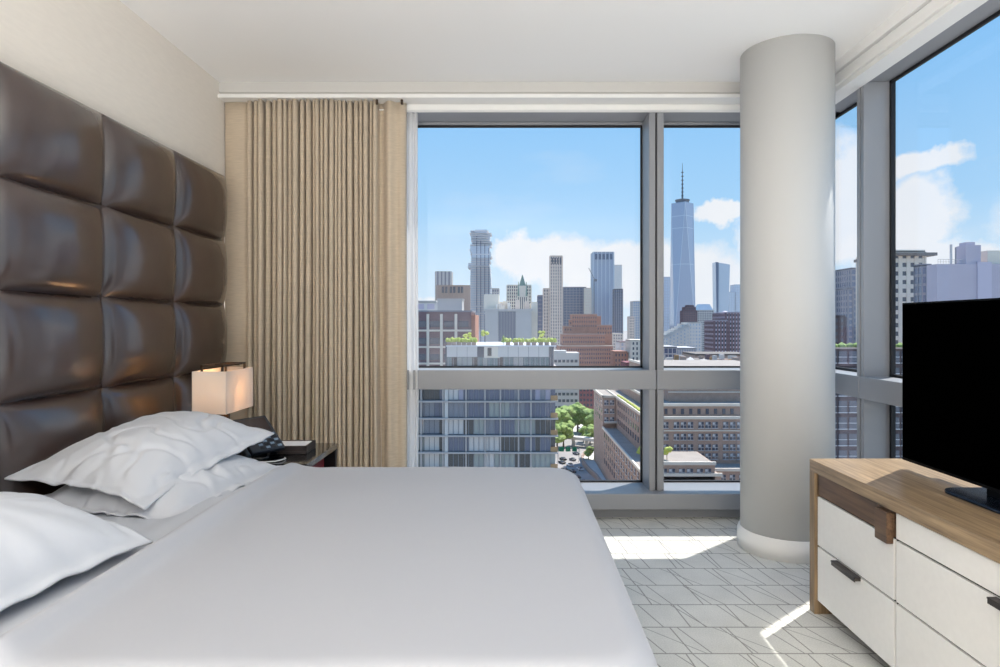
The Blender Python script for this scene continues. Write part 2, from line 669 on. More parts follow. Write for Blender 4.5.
# ---- right window
w2 = sempty('window_2', 'right-hand window wall with aluminium frame beside the column', 'window', (XG, 0, 0))
wpart(w2, 'head_frame', MB().box(XF, XG, YR, 4.74, HEAD, H), M_frame)
wpart(w2, 'sill', MB().box(2.06, XG + 0.06, YR, 4.47, 0.076, SILL), M_frame, bevel=0.006)
wpart(w2, 'sill_base', MB().box(2.15, XG + 0.06, YR, 4.56, 0, 0.08), M_frame, bevel=0)
RM = [(3.985, 4.066), (1.30, 1.40), (-1.0, -0.9)]
for (a, b_) in RM:
    c = (a + b_) / 2
    wpart(w2, 'mullion', MB().box(XF, XG, a, c - 0.006, SILL, HEAD), M_frame)
    wpart(w2, 'mullion', MB().box(XF, XG, c + 0.006, b_, SILL, HEAD), M_frame)
    wpart(w2, 'mullion_joint', MB().box(XF + 0.015, XG, c - 0.006, c + 0.006, SILL, HEAD), M_gasket, bevel=0)
edges = [4.77, 4.02, 1.35, -0.95, YR]
for i in range(4):
    y1, y0 = edges[i], edges[i + 1]
    wpart(w2, 'transom', MB().box(XF - 0.012, XG + 0.03, y0 + 0.002, y1 - 0.002, TR0, TR1), M_frame, bevel=0.004)
    ya = y0 + (0.045 if i < 3 else 0)
    yb = y1 - (0.045 if i > 0 else 0)
    for z0, z1 in ((SILL, TR0), (TR1, HEAD)):
        wpart(w2, 'pane', MB().box(XG, XG + 0.008, ya, yb, z0, z1), M_glass, bevel=0)
        g = MB()
        t = 0.018
        g.box(XG - 0.012, XG + 0.004, ya, yb, z0, z0 + t).box(XG - 0.012, XG + 0.004, ya, yb, z1 - t, z1)
        g.box(XG - 0.012, XG + 0.015, ya, ya + t, z0, z1).box(XG - 0.012, XG + 0.015, yb - t, yb, z0, z1)
        wpart(w2, 'gasket', g, M_gasket, bevel=0)

# ---- round column
CX, CY, CR = 1.662, 3.95, 0.266
colm = thing('round_column', 'thick round white column standing in the window corner', 'column', (CX, CY, 0))
MB().lathe([(CR, 0.0), (CR, H)], n=96).build('shaft', M_column, colm, smooth=False)
for p in colm.children[0].data.polygons:
    p.use_smooth = len(p.vertices) == 4
MB().lathe([(CR + 0.002, 0.0), (CR + 0.018, 0.0), (CR + 0.018, 0.098), (CR + 0.012, 0.106), (CR + 0.012, 0.116), (CR + 0.002, 0.122)], n=96, cap=False).build('base_moulding', M_white, colm, smooth=True)

# ================================================================== headboard
HBX = -1.93
hb = thing('leather_headboard', 'tall dark brown leather headboard of padded square panels', 'headboard', (XL, 2.2, 0))


def hpart(name, mb, m, **k):
    o = mb.build(name, m, None, **k)
    o.parent = hb
    o.matrix_parent_inverse = Matrix.Translation(-hb.location)
    return o


hb_far = 4.341
ncol, pitch = 7, 0.645
rows = [2.343, 1.913, 1.483, 1.053, 0.623, 0.193]
hpart('backing_board', MB().box(XL + 0.005, HBX - 0.062, hb_far - ncol * pitch, hb_far, 0.15, 2.343), M_leather_edge, bevel=0.004)


def tuft(u, v):
    a, b = 2 * u - 1, 2 * v - 1
    e = (1 - abs(a) ** 2.4) * (1 - abs(b) ** 2.4)
    return max(0.0, e) ** 0.52


panel_mesh = None
ph = 0.43


def panel_fn(u, v):
    h = 0.080 * tuft(u, v)
    y = (u - 0.5) * (pitch - 0.001)
    z = (v - 0.5) * (ph - 0.001)
    h += 0.0035 * noise.noise(Vector((y * 9, z * 9, 3.3))) * tuft(u, v)
    return (h, y, z)


pm = MB().grid(28, 24, panel_fn)
# closed rim going back to the board
pm_v = len(pm.v)
pm.box(-0.060, 0.0005, -(pitch - 0.001) / 2, (pitch - 0.001) / 2, -(ph - 0.001) / 2, (ph - 0.001) / 2)
panel_mesh = pm.mesh('leather_panel', M_leather, True)
for i in range(ncol):
    yc = hb_far - (i + 0.5) * pitch
    for j in range(5):
        zc = (rows[j] + rows[j + 1]) / 2
        o = link_mesh('leather_panel', panel_mesh, hb, (HBX - XL, yc - 2.2, zc), scale=(1, 1, 1))

# ================================================================== bed
BX0, BX1, BY0, BY1, BZ = -1.85, 0.318, 1.27, 3.20, 0.668
bed = thing('king_bed', 'wide king-size bed standing against the leather headboard', 'bed', ((BX0 + BX1) / 2, (BY0 + BY1) / 2, 0))


def bpart(name, mb, m, **k):
    o = mb.build(name, m, None, **k)
    o.parent = bed
    o.matrix_parent_inverse = Matrix.Translation(-bed.location)
    return o


bpart('box_spring', MB().box(BX0, BX1 - 0.06, BY0 + 0.06, BY1 - 0.06, 0.10, 0.34), M_bedbase, bevel=0.02)
bpart('mattress', MB().box(BX0, BX1 - 0.05, BY0 + 0.05, BY1 - 0.05, 0.342, 0.622), M_sheet, bevel=0.05, seg=4)
for lx in (BX0 + 0.1, BX1 - 0.18):
    for ly in (BY0 + 0.15, BY1 - 0.15):
        bpart('leg', MB().lathe([(0.03, 0), (0.035, 0.1)], lx, ly, 16), M_blackwood)


def drape(x, y, top, x0, x1, y0, y1, R, r, open_head=True):
    """maps a flat cloth point to its draped place over a rounded rectangle"""
    cx = max(x - (x1 - R), 0) if open_head else (max(x - (x1 - R), 0) - max((x0 + R) - x, 0))
    cy = max(y - (y1 - R), 0) - max((y0 + R) - y, 0)
    d = math.hypot(cx, cy)
    bx, by = x - cx, y - cy
    if d < 1e-6:
        return x, y, top, 0
    ux, uy = cx / d, cy / d
    flat = R - r
    if d <= flat:
        return x, y, top, 0
    q = d - flat
    if q < r * PI / 2:
        a = q / r
        hor = flat + r * math.sin(a)
        dz = r * (1 - math.cos(a))
    else:
        hor = flat + r
        dz = r + (q - r * PI / 2)
    return bx + ux * hor, by + uy * hor, top - dz, dz


def duvet_fn(u, v):
    ov = 0.44
    x = -1.10 + u * (BX1 + ov + 1.10)
    y = (BY0 - ov) + v * (BY1 - BY0 + 2 * ov)
    X_, Y_, Z_, dz = drape(x, y, BZ, -9, BX1, BY0, BY1, 0.16, 0.075)
    n1 = noise.noise(Vector((x * 1.7, y * 1.3, 0.4)))
    n2 = noise.noise(Vector((x * 4.2 + 3, y * 2.6, 1.7)))
    flatness = 1 if dz < 0.02 else 0.4
    Z_ += (0.007 * n1 + 0.0025 * n2) * flatness
    if dz > 0.05:
        k = min(1, (dz - 0.05) / 0.3)
        wv = 0.018 * k * math.sin(11 * (x if abs(y - (BY0 + BY1) / 2) > 0.95 else y) + 2 * n1)
        if y > BY1 or y < BY0:
            Y_ += abs(wv) * (1 if y > BY1 else -1)
        else:
            X_ += abs(wv)
    # turned-down edge: rolled ridge near the pillows
    e = (x + 1.06) / 0.038
    Z_ += 0.042 * math.exp(-e * e) * max(0, 1 - dz / 0.05) * (0.35 + 0.65 * min(1, max(0, (BY1 - 0.05 - y) / 0.25)))
    e2 = (x + 0.93) / 0.05
    Z_ -= 0.004 * math.exp(-e2 * e2) * (1 if dz < 0.1 else 0)
    return (X_, Y_, Z_)


dv = MB().grid(150, 130, duvet_fn).build('duvet', M_duvet, smooth=True)
sd = dv.modifiers.new('solidify', 'SOLIDIFY')
sd.thickness = 0.022
sd.offset = -1
tag(dv, 'smooth white duvet spread over the king bed', 'duvet')


def sheet_fn(u, v):
    ov = 0.30
    x = -1.83 + u * (0.80)
    y = (BY0 - ov + 0.02) + v * (BY1 - BY0 + 2 * ov - 0.04)
    X_, Y_, Z_, dz = drape(x, y, BZ - 0.018, -9, BX1 + 9, BY0 + 0.012, BY1 - 0.012, 0.14, 0.07)
    Z_ += 0.004 * noise.noise(Vector((x * 8, y * 1.2, 5.1))) + 0.003 * noise.noise(Vector((x * 20, y * 2.2, 2.1)))
    Z_ += 0.012 * math.exp(-((x + 1.20) / 0.05) ** 2)
    return (X_, Y_, Z_)


sh = MB().grid(60, 80, sheet_fn).build('top_sheet', M_sheet, smooth=True)
sd = sh.modifiers.new('solidify', 'SOLIDIFY')
sd.thickness = 0.008
sd.offset = -1
tag(sh, 'white top sheet folded back beneath the pillows', 'sheet')


def pillow(name, label, center, W, D, Ht, Hb, tilt, yaw, seed, roll=0.0, droop=0.0, group='bed pillows'):
    """W along the headboard (Y), D away from it (X), T thickness"""
    rnd = random.Random(seed)
    nu, nv = 90, 70
    fl = 0.035

    def prof(a, b):
        a = max(-1, min(1, a))
        b = max(-1, min(1, b))
        e = (1 - abs(a) ** 2.4) * (1 - abs(b) ** 2.2)
        return max(0, e) ** 0.56

    def side(sgn):
        def fn(u, v):
            a, b = 2 * u - 1, 2 * v - 1
            aw, bw = a * (W / 2) / (W / 2 - fl), b * (D / 2) / (D / 2 - fl)
            inside = prof(aw, bw) if abs(aw) < 1 and abs(bw) < 1 else 0.0
            # pincushion outline
            yy = a * W / 2 * (1 - 0.05 * (1 - a * a) - 0.045 * (1 - b * b) * abs(a) ** 3)
            xx = b * D / 2 * (1 - 0.06 * (1 - a * a) * abs(b) ** 3)
            z = sgn * ((Ht if sgn > 0 else Hb) * inside + 0.003)
            s = seed * 7.3
            # creases radiating from the corners and along the seams
            w = 0.011 * noise.noise(Vector((yy * 5 + s, xx * 6, s))) - 0.030 * max(0, 0.16 - abs(noise.noise(Vector((yy * 6 + 2 * xx + s, xx * 9 - 3 * yy, 2 * s))))) / 0.16 * max(0, noise.noise(Vector((yy * 3, xx * 3, s + 5))) + 0.25)
            edge = (1 - inside)
            ang = math.atan2(b, a)
            w += 0.013 * edge * math.sin(ang * 17 + seed) * (0.4 + abs(noise.noise(Vector((ang * 3, s, 0)))))
            z += w * (0.5 + 0.5 * inside)
            # hang down over the front edge
            z -= droop * max(0, b) ** 2 * 1.0
            z -= droop * 0.4 * max(0, -a) ** 3
            return (xx, yy, z)
        return fn
    mb = MB()
    mb.grid(nu, nv, side(1))
    mb.grid(nu, nv, side(-1))
    # stitch the rim
    n = (nu + 1) * (nv + 1)
    rim = [i * (nv + 1) for i in range(nu + 1)] + [nu * (nv + 1) + j for j in range(1, nv + 1)] + [i * (nv + 1) + nv for i in range(nu - 1, -1, -1)] + [j for j in range(nv - 1, 0, -1)]
    mb.f += [(rim[k], rim[(k + 1) % len(rim)], rim[(k + 1) % len(rim)] + n, rim[k] + n) for k in range(len(rim))]
    o = mb.build(name, M_pillow, smooth=True)
    o.matrix_world = Matrix.Translation(center) @ Matrix.Rotation(yaw, 4, 'Z') @ Matrix.Rotation(tilt, 4, 'Y') @ Matrix.Rotation(roll, 4, 'X')
    tag(o, label, 'pillow', group)
    return o


pillow('bed_pillow', 'white pillow lying flat under the one beside the lamp', (-1.475, 2.80, 0.672), 0.88, 0.66, 0.112, 0.012, 0.03, -0.15, 1, droop=0.01)
pillow('bed_pillow', 'plump white pillow on top of its pair, nearest the bedside lamp', (-1.54, 2.82, 0.826), 0.90, 0.58, 0.105, 0.03, 0.08, -0.15, 2, droop=0.045, roll=0.115)
pillow('bed_pillow', 'white pillow lying flat under the near one at left edge', (-1.51, 1.62, 0.672), 0.84, 0.62, 0.11, 0.012, 0.03, -0.05, 3, droop=0.01)
pillow('bed_pillow', 'plump white pillow on top, nearest the camera at left edge', (-1.47, 1.60, 0.785), 0.86, 0.66, 0.12, 0.03, 0.09, -0.10, 4, droop=0.06)

# ================================================================== nightstand and what stands on it
NX0, NX1, NY0, NY1, NZ = -1.84, -1.022, 3.225, 3.796, 0.66
ns = thing('nightstand', 'black lacquered nightstand between the bed and the curtain', 'nightstand', ((NX0 + NX1) / 2, (NY0 + NY1) / 2, 0))


def tpart(root, name, mb, m, **k):
    o = mb.build(name, m, None, **k)
    o.parent = root
    o.matrix_parent_inverse = root.matrix_world.inverted() if False else Matrix.Translation(-Vector(root.location))
    return o


tpart(ns, 'table_top', MB().box(NX0, NX1, NY0, NY1, NZ - 0.03, NZ), M_blackgloss, bevel=0.003)
tpart(ns, 'side_panel', MB().box(NX0, NX1 - 0.005, NY0, NY0 + 0.03, 0.0, NZ - 0.03), M_blackwood, bevel=0.002)
tpart(ns, 'side_panel', MB().box(NX0, NX1 - 0.005, NY1 - 0.03, NY1, 0.0, NZ - 0.03), M_blackwood, bevel=0.002)
tpart(ns, 'back_panel', MB().box(NX0, NX0 + 0.02, NY0 + 0.03, NY1 - 0.03, 0.05, NZ - 0.03), M_blackwood)
tpart(ns, 'shelf', MB().box(NX0 + 0.02, NX1 - 0.02, NY0 + 0.03, NY1 - 0.03, 0.40, 0.42), M_blackwood)
d = tpart(ns, 'drawer', MB().box(NX1 - 0.03, NX1 - 0.008, NY0 + 0.035, NY1 - 0.035, 0.06, 0.395), M_blackwood, bevel=0.003)
h = tpart(ns, 'handle', MB().box(NX1 - 0.008, NX1 + 0.012, 3.43, 3.60, 0.33, 0.345), M_handle)
book = MB().box(-1.30, -1.085, NY0 + 0.10, NY1 - 0.06, 0.422, 0.585).build('red_folder', M_red, bevel=0.006)
tag(book, 'dark red leatherette guest folder in the nightstand opening', 'folder')

# lamp
LX0, LX1, LY0, LY1, LZ0, LZ1 = -1.66, -1.4835, 3.36, 3.71, 0.887, 1.109
lamp = thing('table_lamp', 'lit table lamp with rectangular cream fabric shade and bronze frame', 'lamp', ((LX0 + LX1) / 2, (LY0 + LY1) / 2, NZ))
t = 0.004
shade = MB()
shade.box(LX0, LX1, LY0, LY0 + t, LZ0, LZ1).box(LX0, LX1, LY1 - t, LY1, LZ0, LZ1)
shade.box(LX0, LX0 + t, LY0 + t, LY1 - t, LZ0, LZ1).box(LX1 - t, LX1, LY0 + t, LY1 - t, LZ0, LZ1)
shd = tpart(lamp, 'shade', shade, M_shade)
lcx, lcy = (LX0 + LX1) / 2, (LY0 + LY1) / 2
fr = MB()
i_ = 0.035
zt = LZ1 + 0.026
r_ = 0.005
rect = [(LX0 + i_, LY0 + i_), (LX1 - i_, LY0 + i_), (LX1 - i_, LY1 - i_), (LX0 + i_, LY1 - i_)]
for k in range(4):
    (xa, ya), (xb, yb) = rect[k], rect[(k + 1) % 4]
    fr.box(min(xa, xb) - r_, max(xa, xb) + r_, min(ya, yb) - r_, max(ya, yb) + r_, zt - r_, zt + r_)
for (xa, ya) in rect:
    fr.box(xa - r_, xa + r_, ya - r_, ya + r_, LZ1 - 0.03, zt)
fr.box(LX0 + t, LX1 - t, lcy - r_, lcy + r_, LZ1 - 0.03, LZ1 - 0.022)
fr.box(LX0 + t, LX1 - t, lcy - r_, lcy + r_, zt - r_, zt + r_)
fr.box(LX0 + t, LX1 - t, LY0 + i_ - r_, LY0 + i_ + r_, LZ1 - 0.03, LZ1 - 0.022)
fr.box(LX0 + t, LX1 - t, LY1 - i_ - r_, LY1 - i_ + r_, LZ1 - 0.03, LZ1 - 0.022)
tpart(lamp, 'top_frame', fr, M_bronze)
tpart(lamp, 'stem', MB().box(lcx - 0.012, lcx + 0.012, lcy - 0.05, lcy - 0.026, NZ + 0.02, LZ1 - 0.03).box(lcx - 0.012, lcx + 0.012, lcy + 0.026, lcy + 0.05, NZ + 0.02, LZ1 - 0.03), M_bronze, bevel=0.002)
tpart(lamp, 'base', MB().box(lcx - 0.08, lcx + 0.08, lcy - 0.13, lcy + 0.13, NZ + 0.001, NZ + 0.022), M_bronze, bevel=0.004)
M_bulb = bpy.data.materials.new('lamp_bulb_glow')
M_bulb.use_nodes = True
_b = M_bulb.node_tree.nodes['Principled BSDF']
_b.inputs['Base Color'].default_value = (0.9, 0.85, 0.8, 1)
_b.inputs['Emission Color'].default_value = (1.0, 0.56, 0.26, 1)
_b.inputs['Emission Strength'].default_value = 95.0
tpart(lamp, 'bulb', MB().lathe([(0.001, 0.95), (0.02, 0.958), (0.03, 0.99), (0.026, 1.018), (0.001, 1.035)], lcx, lcy, 16, cap=False), M_bulb, smooth=True)

# telephone: wedge base, upright display, handset in its cradle, key pad
ph_root = thing('desk_telephone', 'black desk telephone with tilted screen on the nightstand', 'telephone', (-1.355, 3.44, NZ + 0.004), rot=(0, 0, math.radians(-33)))


def loc_part(root, name, mb, m, **k):
    return mb.build(name, m, root, **k)


def wedge(x0, x1, y0, y1, za, zb, base=0.0):
    mb = MB()
    v = [(x0, y0, base), (x1, y0, base), (x1, y1, base), (x0, y1, base), (x0, y0, zb), (x1, y0, za), (x1, y1, za), (x0, y1, zb)]
    return mb.add(v, [(0, 3, 2, 1), (4, 5, 6, 7), (0, 1, 5, 4), (1, 2, 6, 5), (2, 3, 7, 6), (3, 0, 4, 7)])


# x runs out from the wall (low front edge), z up
def slab_tilt(x0, x1, y0, y1, th, ang, ox, oz):
    mb = MB().box(x0, x1, y0, y1, 0, th)
    R = Matrix.Rotation(ang, 4, 'Y')
    mb.v = [tuple((R @ Vector(p)) + Vector((ox, 0, oz))) for p in mb.v]
    return mb


A_ = math.radians(42)
loc_part(ph_root, 'body', slab_tilt(0, 0.235, -0.10, 0.10, 0.028, A_, -0.085, 0.172), M_phone, bevel=0.006)
scr = loc_part(ph_root, 'screen_bezel', slab_tilt(0.012, 0.112, -0.085, 0.085, 0.004, A_, -0.085 + 0.028 * math.sin(A_), 0.172 + 0.028 * math.cos(A_)), M_phonedark, bevel=0.002)
loc_part(ph_root, 'screen', slab_tilt(0.020, 0.104, -0.075, 0.075, 0.006, A_, -0.085 + 0.028 * math.sin(A_), 0.172 + 0.028 * math.cos(A_)), M_phonescreen)
for r in range(5):
    for c in range(4):
        x = 0.125 + r * 0.021
        y = -0.045 + c * 0.035
        loc_part(ph_root, 'key', slab_tilt(x, x + 0.012, y, y + 0.022, 0.004, A_, -0.085 + 0.028 * math.sin(A_), 0.172 + 0.028 * math.cos(A_)), M_key if (r + c) % 2 else M_phonedark)
loc_part(ph_root, 'rear_stand', MB().add([(-0.09, -0.07, 0.0), (0.075, -0.07, 0.0), (0.075, 0.07, 0), (-0.09, 0.07, 0), (-0.08, -0.07, 0.155), (-0.06, -0.07, 0.155), (-0.06, 0.07, 0.155), (-0.08, 0.07, 0.155)],
                                         [(0, 3, 2, 1), (4, 5, 6, 7), (0, 1, 5, 4), (1, 2, 6, 5), (2, 3, 7, 6), (3, 0, 4, 7)]), M_phonedark)
hs = MB().tube([(-0.10, -0.135, 0.16), (-0.06, -0.135, 0.165), (0.0, -0.135, 0.125), (0.06, -0.135, 0.07), (0.10, -0.135, 0.02), (0.115, -0.135, 0.012)], [0.02, 0.026, 0.018, 0.018, 0.026, 0.02], 12)
loc_part(ph_root, 'handset', hs, M_phonedark, smooth=True)
cordpts = [(0.115 + 0.05 * math.sin(k * 0.33), -0.13 + 0.012 * k, 0.010 + 0.002 * (k % 2)) for k in range(14)]
loc_part(ph_root, 'handset_cord', MB().tube(cordpts, 0.006, 8), M_phonedark, smooth=True)
wc = MB().tube([(-1.30, 3.245, NZ + 0.006), (-1.24, 3.245, NZ + 0.006), (-1.195, 3.26, NZ + 0.006), (-1.17, 3.29, NZ + 0.008), (-1.165, 3.33, NZ + 0.006), (-1.18, 3.36, NZ + 0.005)], 0.0035, 8).build('white_cable', M_cord, smooth=True)
tag(wc, 'thin white cable lying on the nightstand by the telephone', 'cable')

# note tray
nt_ = thing('notepad_tray', 'dark leatherette tray holding white notepaper on the nightstand', 'tray', (-1.205, 3.56, NZ + 0.001), rot=(0, 0, math.radians(2)))
tr = MB().box(-0.10, 0.10, -0.09, 0.09, 0, 0.012)
tr.box(-0.10, -0.088, -0.09, 0.09, 0.012, 0.042).box(0.088, 0.10, -0.09, 0.09, 0.012, 0.042).box(-0.088, 0.088, -0.09, -0.078, 0.012, 0.042).box(-0.088, 0.088, 0.078, 0.09, 0.012, 0.042)
tr.build('tray', M_darkleather, nt_, bevel=0.002)
MB().box(-0.084, 0.084, -0.074, 0.074, 0.0125, 0.040).build('notepaper', M_paper, nt_)

# ================================================================== curtain
cu = thing('linen_curtain', 'beige linen curtain hanging in narrow folds beside the window', 'curtain', (-1.35, 4.475, 0))
CTOP = 2.895


def fold_strip(xs, ztop, zbot, nz, seed, amp_fn, root, name, m, y0=4.335, thick=0.004):
    rnd = random.Random(seed)
    n = len(xs)

    def fn(u, v):
        f = u * (n - 1)
        i = min(int(f), n - 2)
        s = f - i
        z = ztop + (zbot - ztop) * v
        x = xs[i][0] * (1 - s) + xs[i + 1][0] * s
        y = xs[i][1] * (1 - s) + xs[i + 1][1] * s
        wob = noise.noise(Vector((x * 7, z * 0.55, seed)))
        wob2 = noise.noise(Vector((x * 3 + 9, z * 0.8, seed + 4)))
        ax = 0.003 + 0.012 * v
        a = amp_fn(x, v)
        return (x + ax * wob, y0 + y * a + 0.010 * v * wob2, z)
    mb = MB().grid((n - 1), nz, fn)
    o = mb.build(name, m, None, smooth=True)
    o.parent = root
    o.matrix_parent_inverse = Matrix.Translation(-Vector(root.location))
    sd = o.modifiers.new('solidify', 'SOLIDIFY')
    sd.thickness = thick
    return o


def meander(x0, x1, nf, amp, seed, per=12, over=0.25):
    rnd = random.Random(seed)
    w = [0.6 + 0.85 * rnd.random() for _ in range(nf)]
    tot = sum(w)
    out = []
    x = x0
    for k in range(nf):
        wk = (x1 - x0) * w[k] / tot
        am = amp * (0.7 + 0.4 * rnd.random())
        for s in range(per):
            p = s / per
            lobe = 1 - ((1 + math.cos(2 * PI * p)) / 2) ** 1.35
            out.append((x + wk * (p + over * math.sin(4 * PI * p) / (2 * PI)), -am * lobe + amp * 0.6))
        x += wk
    out.append((x1, amp * 0.6))
    return out


# flat leading edge by the headboard, dense folds, loose trailing edge
xs = [(-1.995 + 0.165 * k / 10, 0.03 - 0.010 * math.sin(k / 10 * PI)) for k in range(10)]
xs += meander(-1.83, -0.925, 25, 0.112, 5, per=16, over=0.6)
xs += [(-0.925 + 0.182 * k / 16, 0.050 - 0.05 * math.sin(k / 16 * PI) ** 2 + 0.02 * math.sin(k / 16 * 4 * PI)) for k in range(1, 17)]
fold_strip(xs, CTOP, 0.015, 26, 11, lambda x, v: 0.9 + 0.15 * v, cu, 'drape', M_curtain, y0=4.475)
hooks = []
for x in (-0.925, -0.755):
    hk = MB().lathe([(0.004, -0.02), (0.009, -0.014), (0.009, 0.012), (0.004, 0.016)], x, 4.415, 14).build('hook', M_bronze, None, smooth=True)
    hk.parent = cu
    hk.matrix_parent_inverse = Matrix.Translation(-cu.location)
    hk.location = (0, 0, 2.865)
she = thing('sheer_curtain', 'thin white sheer curtain gathered behind the linen curtain edge', 'curtain', (-0.8, 4.545, 0))
xs2 = meander(-0.93, -0.668, 8, 0.02, 8, per=10, over=0.3)
fold_strip(xs2, 2.832, 0.2, 24, 21, lambda x, v: 1.0, she, 'sheer_panel', M_sheer, y0=4.545, thick=0.0015)

# ================================================================== dresser and television
DX0, DX1, DY1, DY0, DZ = 1.407, 1.98, 3.085, 0.60, 0.717
dr = thing('media_dresser', 'long oak dresser with pale leather drawers below the television', 'dresser', ((DX0 + DX1) / 2, (DY0 + DY1) / 2, 0))


def dpart(name, mb, m, parent=None, **k):
    o = mb.build(name, m, None, **k)
    o.parent = parent or dr
    o.matrix_parent_inverse = Matrix.Translation(-Vector(dr.location))
    return o


TT = 0.056
dpart('top', MB().box(DX0, DX1, DY0, DY1, DZ - TT, DZ), M_oak, bevel=0.002)
dpart('side_panel', MB().box(DX0, DX1, DY1 - 0.05, DY1, 0.0, DZ - TT), M_oakZ, bevel=0.002)
dpart('side_panel', MB().box(DX0, DX1, DY0, DY0 + 0.05, 0.0, DZ - TT), M_oakZ, bevel=0.002)
dpart('carcass', MB().box(DX0 + 0.030, DX1 - 0.01, DY0 + 0.05, DY1 - 0.05, 0.075, DZ - TT), M_gap)
dpart('plinth', MB().box(DX0 + 0.09, DX1 - 0.02, DY0 + 0.05, DY1 - 0.05, 0.0, 0.075), M_gap)
FX = DX0 + 0.012       # drawer front plane
zb0, zb1, zb2, zb3 = 0.068, 0.322, 0.556, DZ - TT - 0.006
mods = [(2.418, 3.032), (1.196, 2.412), (0.654, 1.190)]
drawers = {}
for mi, (a, b_) in enumerate(mods):
    rows_ = [(zb0, zb1 - 0.0045), (zb1 + 0.0045, zb2 - 0.0045), (zb2 + 0.0045, zb3)]
    for ri, (z0, z1) in enumerate(rows_):
        wal = (ri == 2 and mi == 0)
        dro = dpart('drawer', MB().box(FX, FX + 0.012, a + 0.004, b_ - 0.004, z0, z1), M_walnut if wal else M_drawer, bevel=0.0012)
        if wal:
            dro['label'] = 'narrow walnut drawer front with block pull'
        drawers[(mi, ri)] = dro


def sub(dro, name, mb, m, **k):
    o = mb.build(name, m, None, **k)
    o.parent = dro
    o.matrix_parent_inverse = Matrix.Translation(-Vector(dr.location)) if False else Matrix()
    return o


# drawers carry world-space meshes under the dresser, so handles share that frame
def subhandle(key, yc, half, z):
    mb = MB()
    mb.box(FX - 0.028, FX + 0.001, yc - half, yc + half, z + 0.001, z + 0.006)
    mb.box(FX - 0.026, FX - 0.022, yc - half, yc + half, z - 0.014, z + 0.006)
    mb.box(FX - 0.022, FX + 0.001, yc - half, yc - half + 0.004, z - 0.010, z + 0.001)
    sub(drawers[key], 'handle', mb, M_handle, bevel=0.001)


subhandle((0, 0), 2.75, 0.098, zb1 - 0.008)
subhandle((1, 1), 1.80, 0.11, zb2 - 0.008)
subhandle((1, 0), 1.80, 0.11, zb1 - 0.008)
subhandle((2, 0), 0.93, 0.105, zb1 - 0.008)
sub(drawers[(0, 2)], 'block_pull', MB().box(FX - 0.026, FX + 0.001, 2.425, 2.505, zb2 - 0.022, zb3 - 0.004), M_walnut, bevel=0.002)

tv = thing('television', 'large black flat-screen television standing on the oak dresser', 'television', (1.78, 2.30, DZ))
TY0, TY1, TZ0, TZ1, TX = 1.69, 2.874, 0.756, 1.448, 1.72


def tvp(name, mb, m, **k):
    o = mb.build(name, m, None, **k)
    o.parent = tv
    o.matrix_parent_inverse = Matrix.Translation(-tv.location)
    return o


tvp('bezel', MB().box(TX, TX + 0.03, TY0, TY1, TZ0, TZ1), M_tvbody, bevel=0.003)
tvp('rear_housing', MB().box(TX + 0.03, TX + 0.075, TY0 + 0.15, TY1 - 0.15, TZ0 + 0.03, TZ1 - 0.2), M_tvbody, bevel=0.015)
tvp('screen', MB().box(TX - 0.002, TX + 0.001, TY0 + 0.008, TY1 - 0.008, TZ0 + 0.014, TZ1 - 0.008), M_tv)
tvp('neck', MB().box(TX + 0.012, TX + 0.045, 2.22, 2.38, DZ + 0.012, TZ0 + 0.05), M_tvbody, bevel=0.004)
bp_ = []
for k in range(9):
    a = PI / 2 * k / 8
    bp_.append((1.625 + 0.06 - 0.06 * math.cos(a), 2.49 - 0.06 + 0.06 * math.sin(a)))
pts = [(1.625, 2.11)] + bp_ + [(1.88, 2.49), (1.88, 2.11)]
tvp('base', MB().prism(pts, DZ + 0.001, DZ + 0.013), M_tvbase, bevel=0.003)

# ================================================================== the city outside
GZ = -68.6            # street level: the room is some twenty floors up


def PX(px, Y):
    return (px - 513.0) * Y / F


def PZ(py, Y):
    return EYE + (324.0 - py) * Y / F


M_asphalt = mat('street_asphalt', (158, 152, 146), 0.9, var=0.12, vscale=0.05)
M_pave = mat('street_concrete', (206, 202, 194), 0.9, var=0.06, vscale=0.3)
M_roof = mat('grey_roof', (162, 152, 142), 0.9, var=0.1, vscale=0.2)
M_roofl = mat('pale_roof', (128, 120, 112), 0.9, var=0.05, vscale=0.2)
M_brick = mat('brown_brick', (178, 152, 136), 0.9, var=0.10, vscale=0.5)
M_brickd = mat('dark_brick', (84, 70, 70), 0.9, var=0.10, vscale=0.5)
M_redbrick = mat('red_brick', (182, 132, 112), 0.9, var=0.10, vscale=0.35)
M_pinkbrick = mat('pink_brick', (150, 96, 98), 0.9, var=0.08, vscale=0.4)
M_lime = mat('limestone', (222, 206, 192), 0.9, var=0.05, vscale=0.1)
M_cream = mat('cream_stone', (226, 216, 200), 0.9, var=0.05, vscale=0.2)
M_whitew = mat('white_render', (228, 222, 214), 0.85, var=0.03, vscale=0.2)
M_grey = mat('grey_panel', (202, 197, 192), 0.6, var=0.03, vscale=0.3)
M_dgrey = mat('dark_grey_panel', (140, 140, 146), 0.6)
M_mauve = mat('mauve_panel', (128, 106, 108), 0.8, var=0.06, vscale=0.4)
M_brown = mat('brown_concrete', (186, 164, 150), 0.9, var=0.05, vscale=0.05)
M_lav = mat('lavender_panel', (192, 182, 192), 0.7, var=0.03, vscale=0.1)
M_lavp = mat('pale_pink_panel', (206, 196, 208), 0.7)
M_greencu = mat('green_copper', (120, 150, 138), 0.8)
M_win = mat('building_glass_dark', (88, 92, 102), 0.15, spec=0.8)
M_winblue = mat('building_glass_blue', (160, 172, 190), 0.12, spec=0.9)  # far glass, tower glass too, coloured lighter in place of haze
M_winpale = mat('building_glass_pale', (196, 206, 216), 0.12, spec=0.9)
M_winnavy = mat('building_glass_navy', (100, 112, 134), 0.12, spec=0.8)
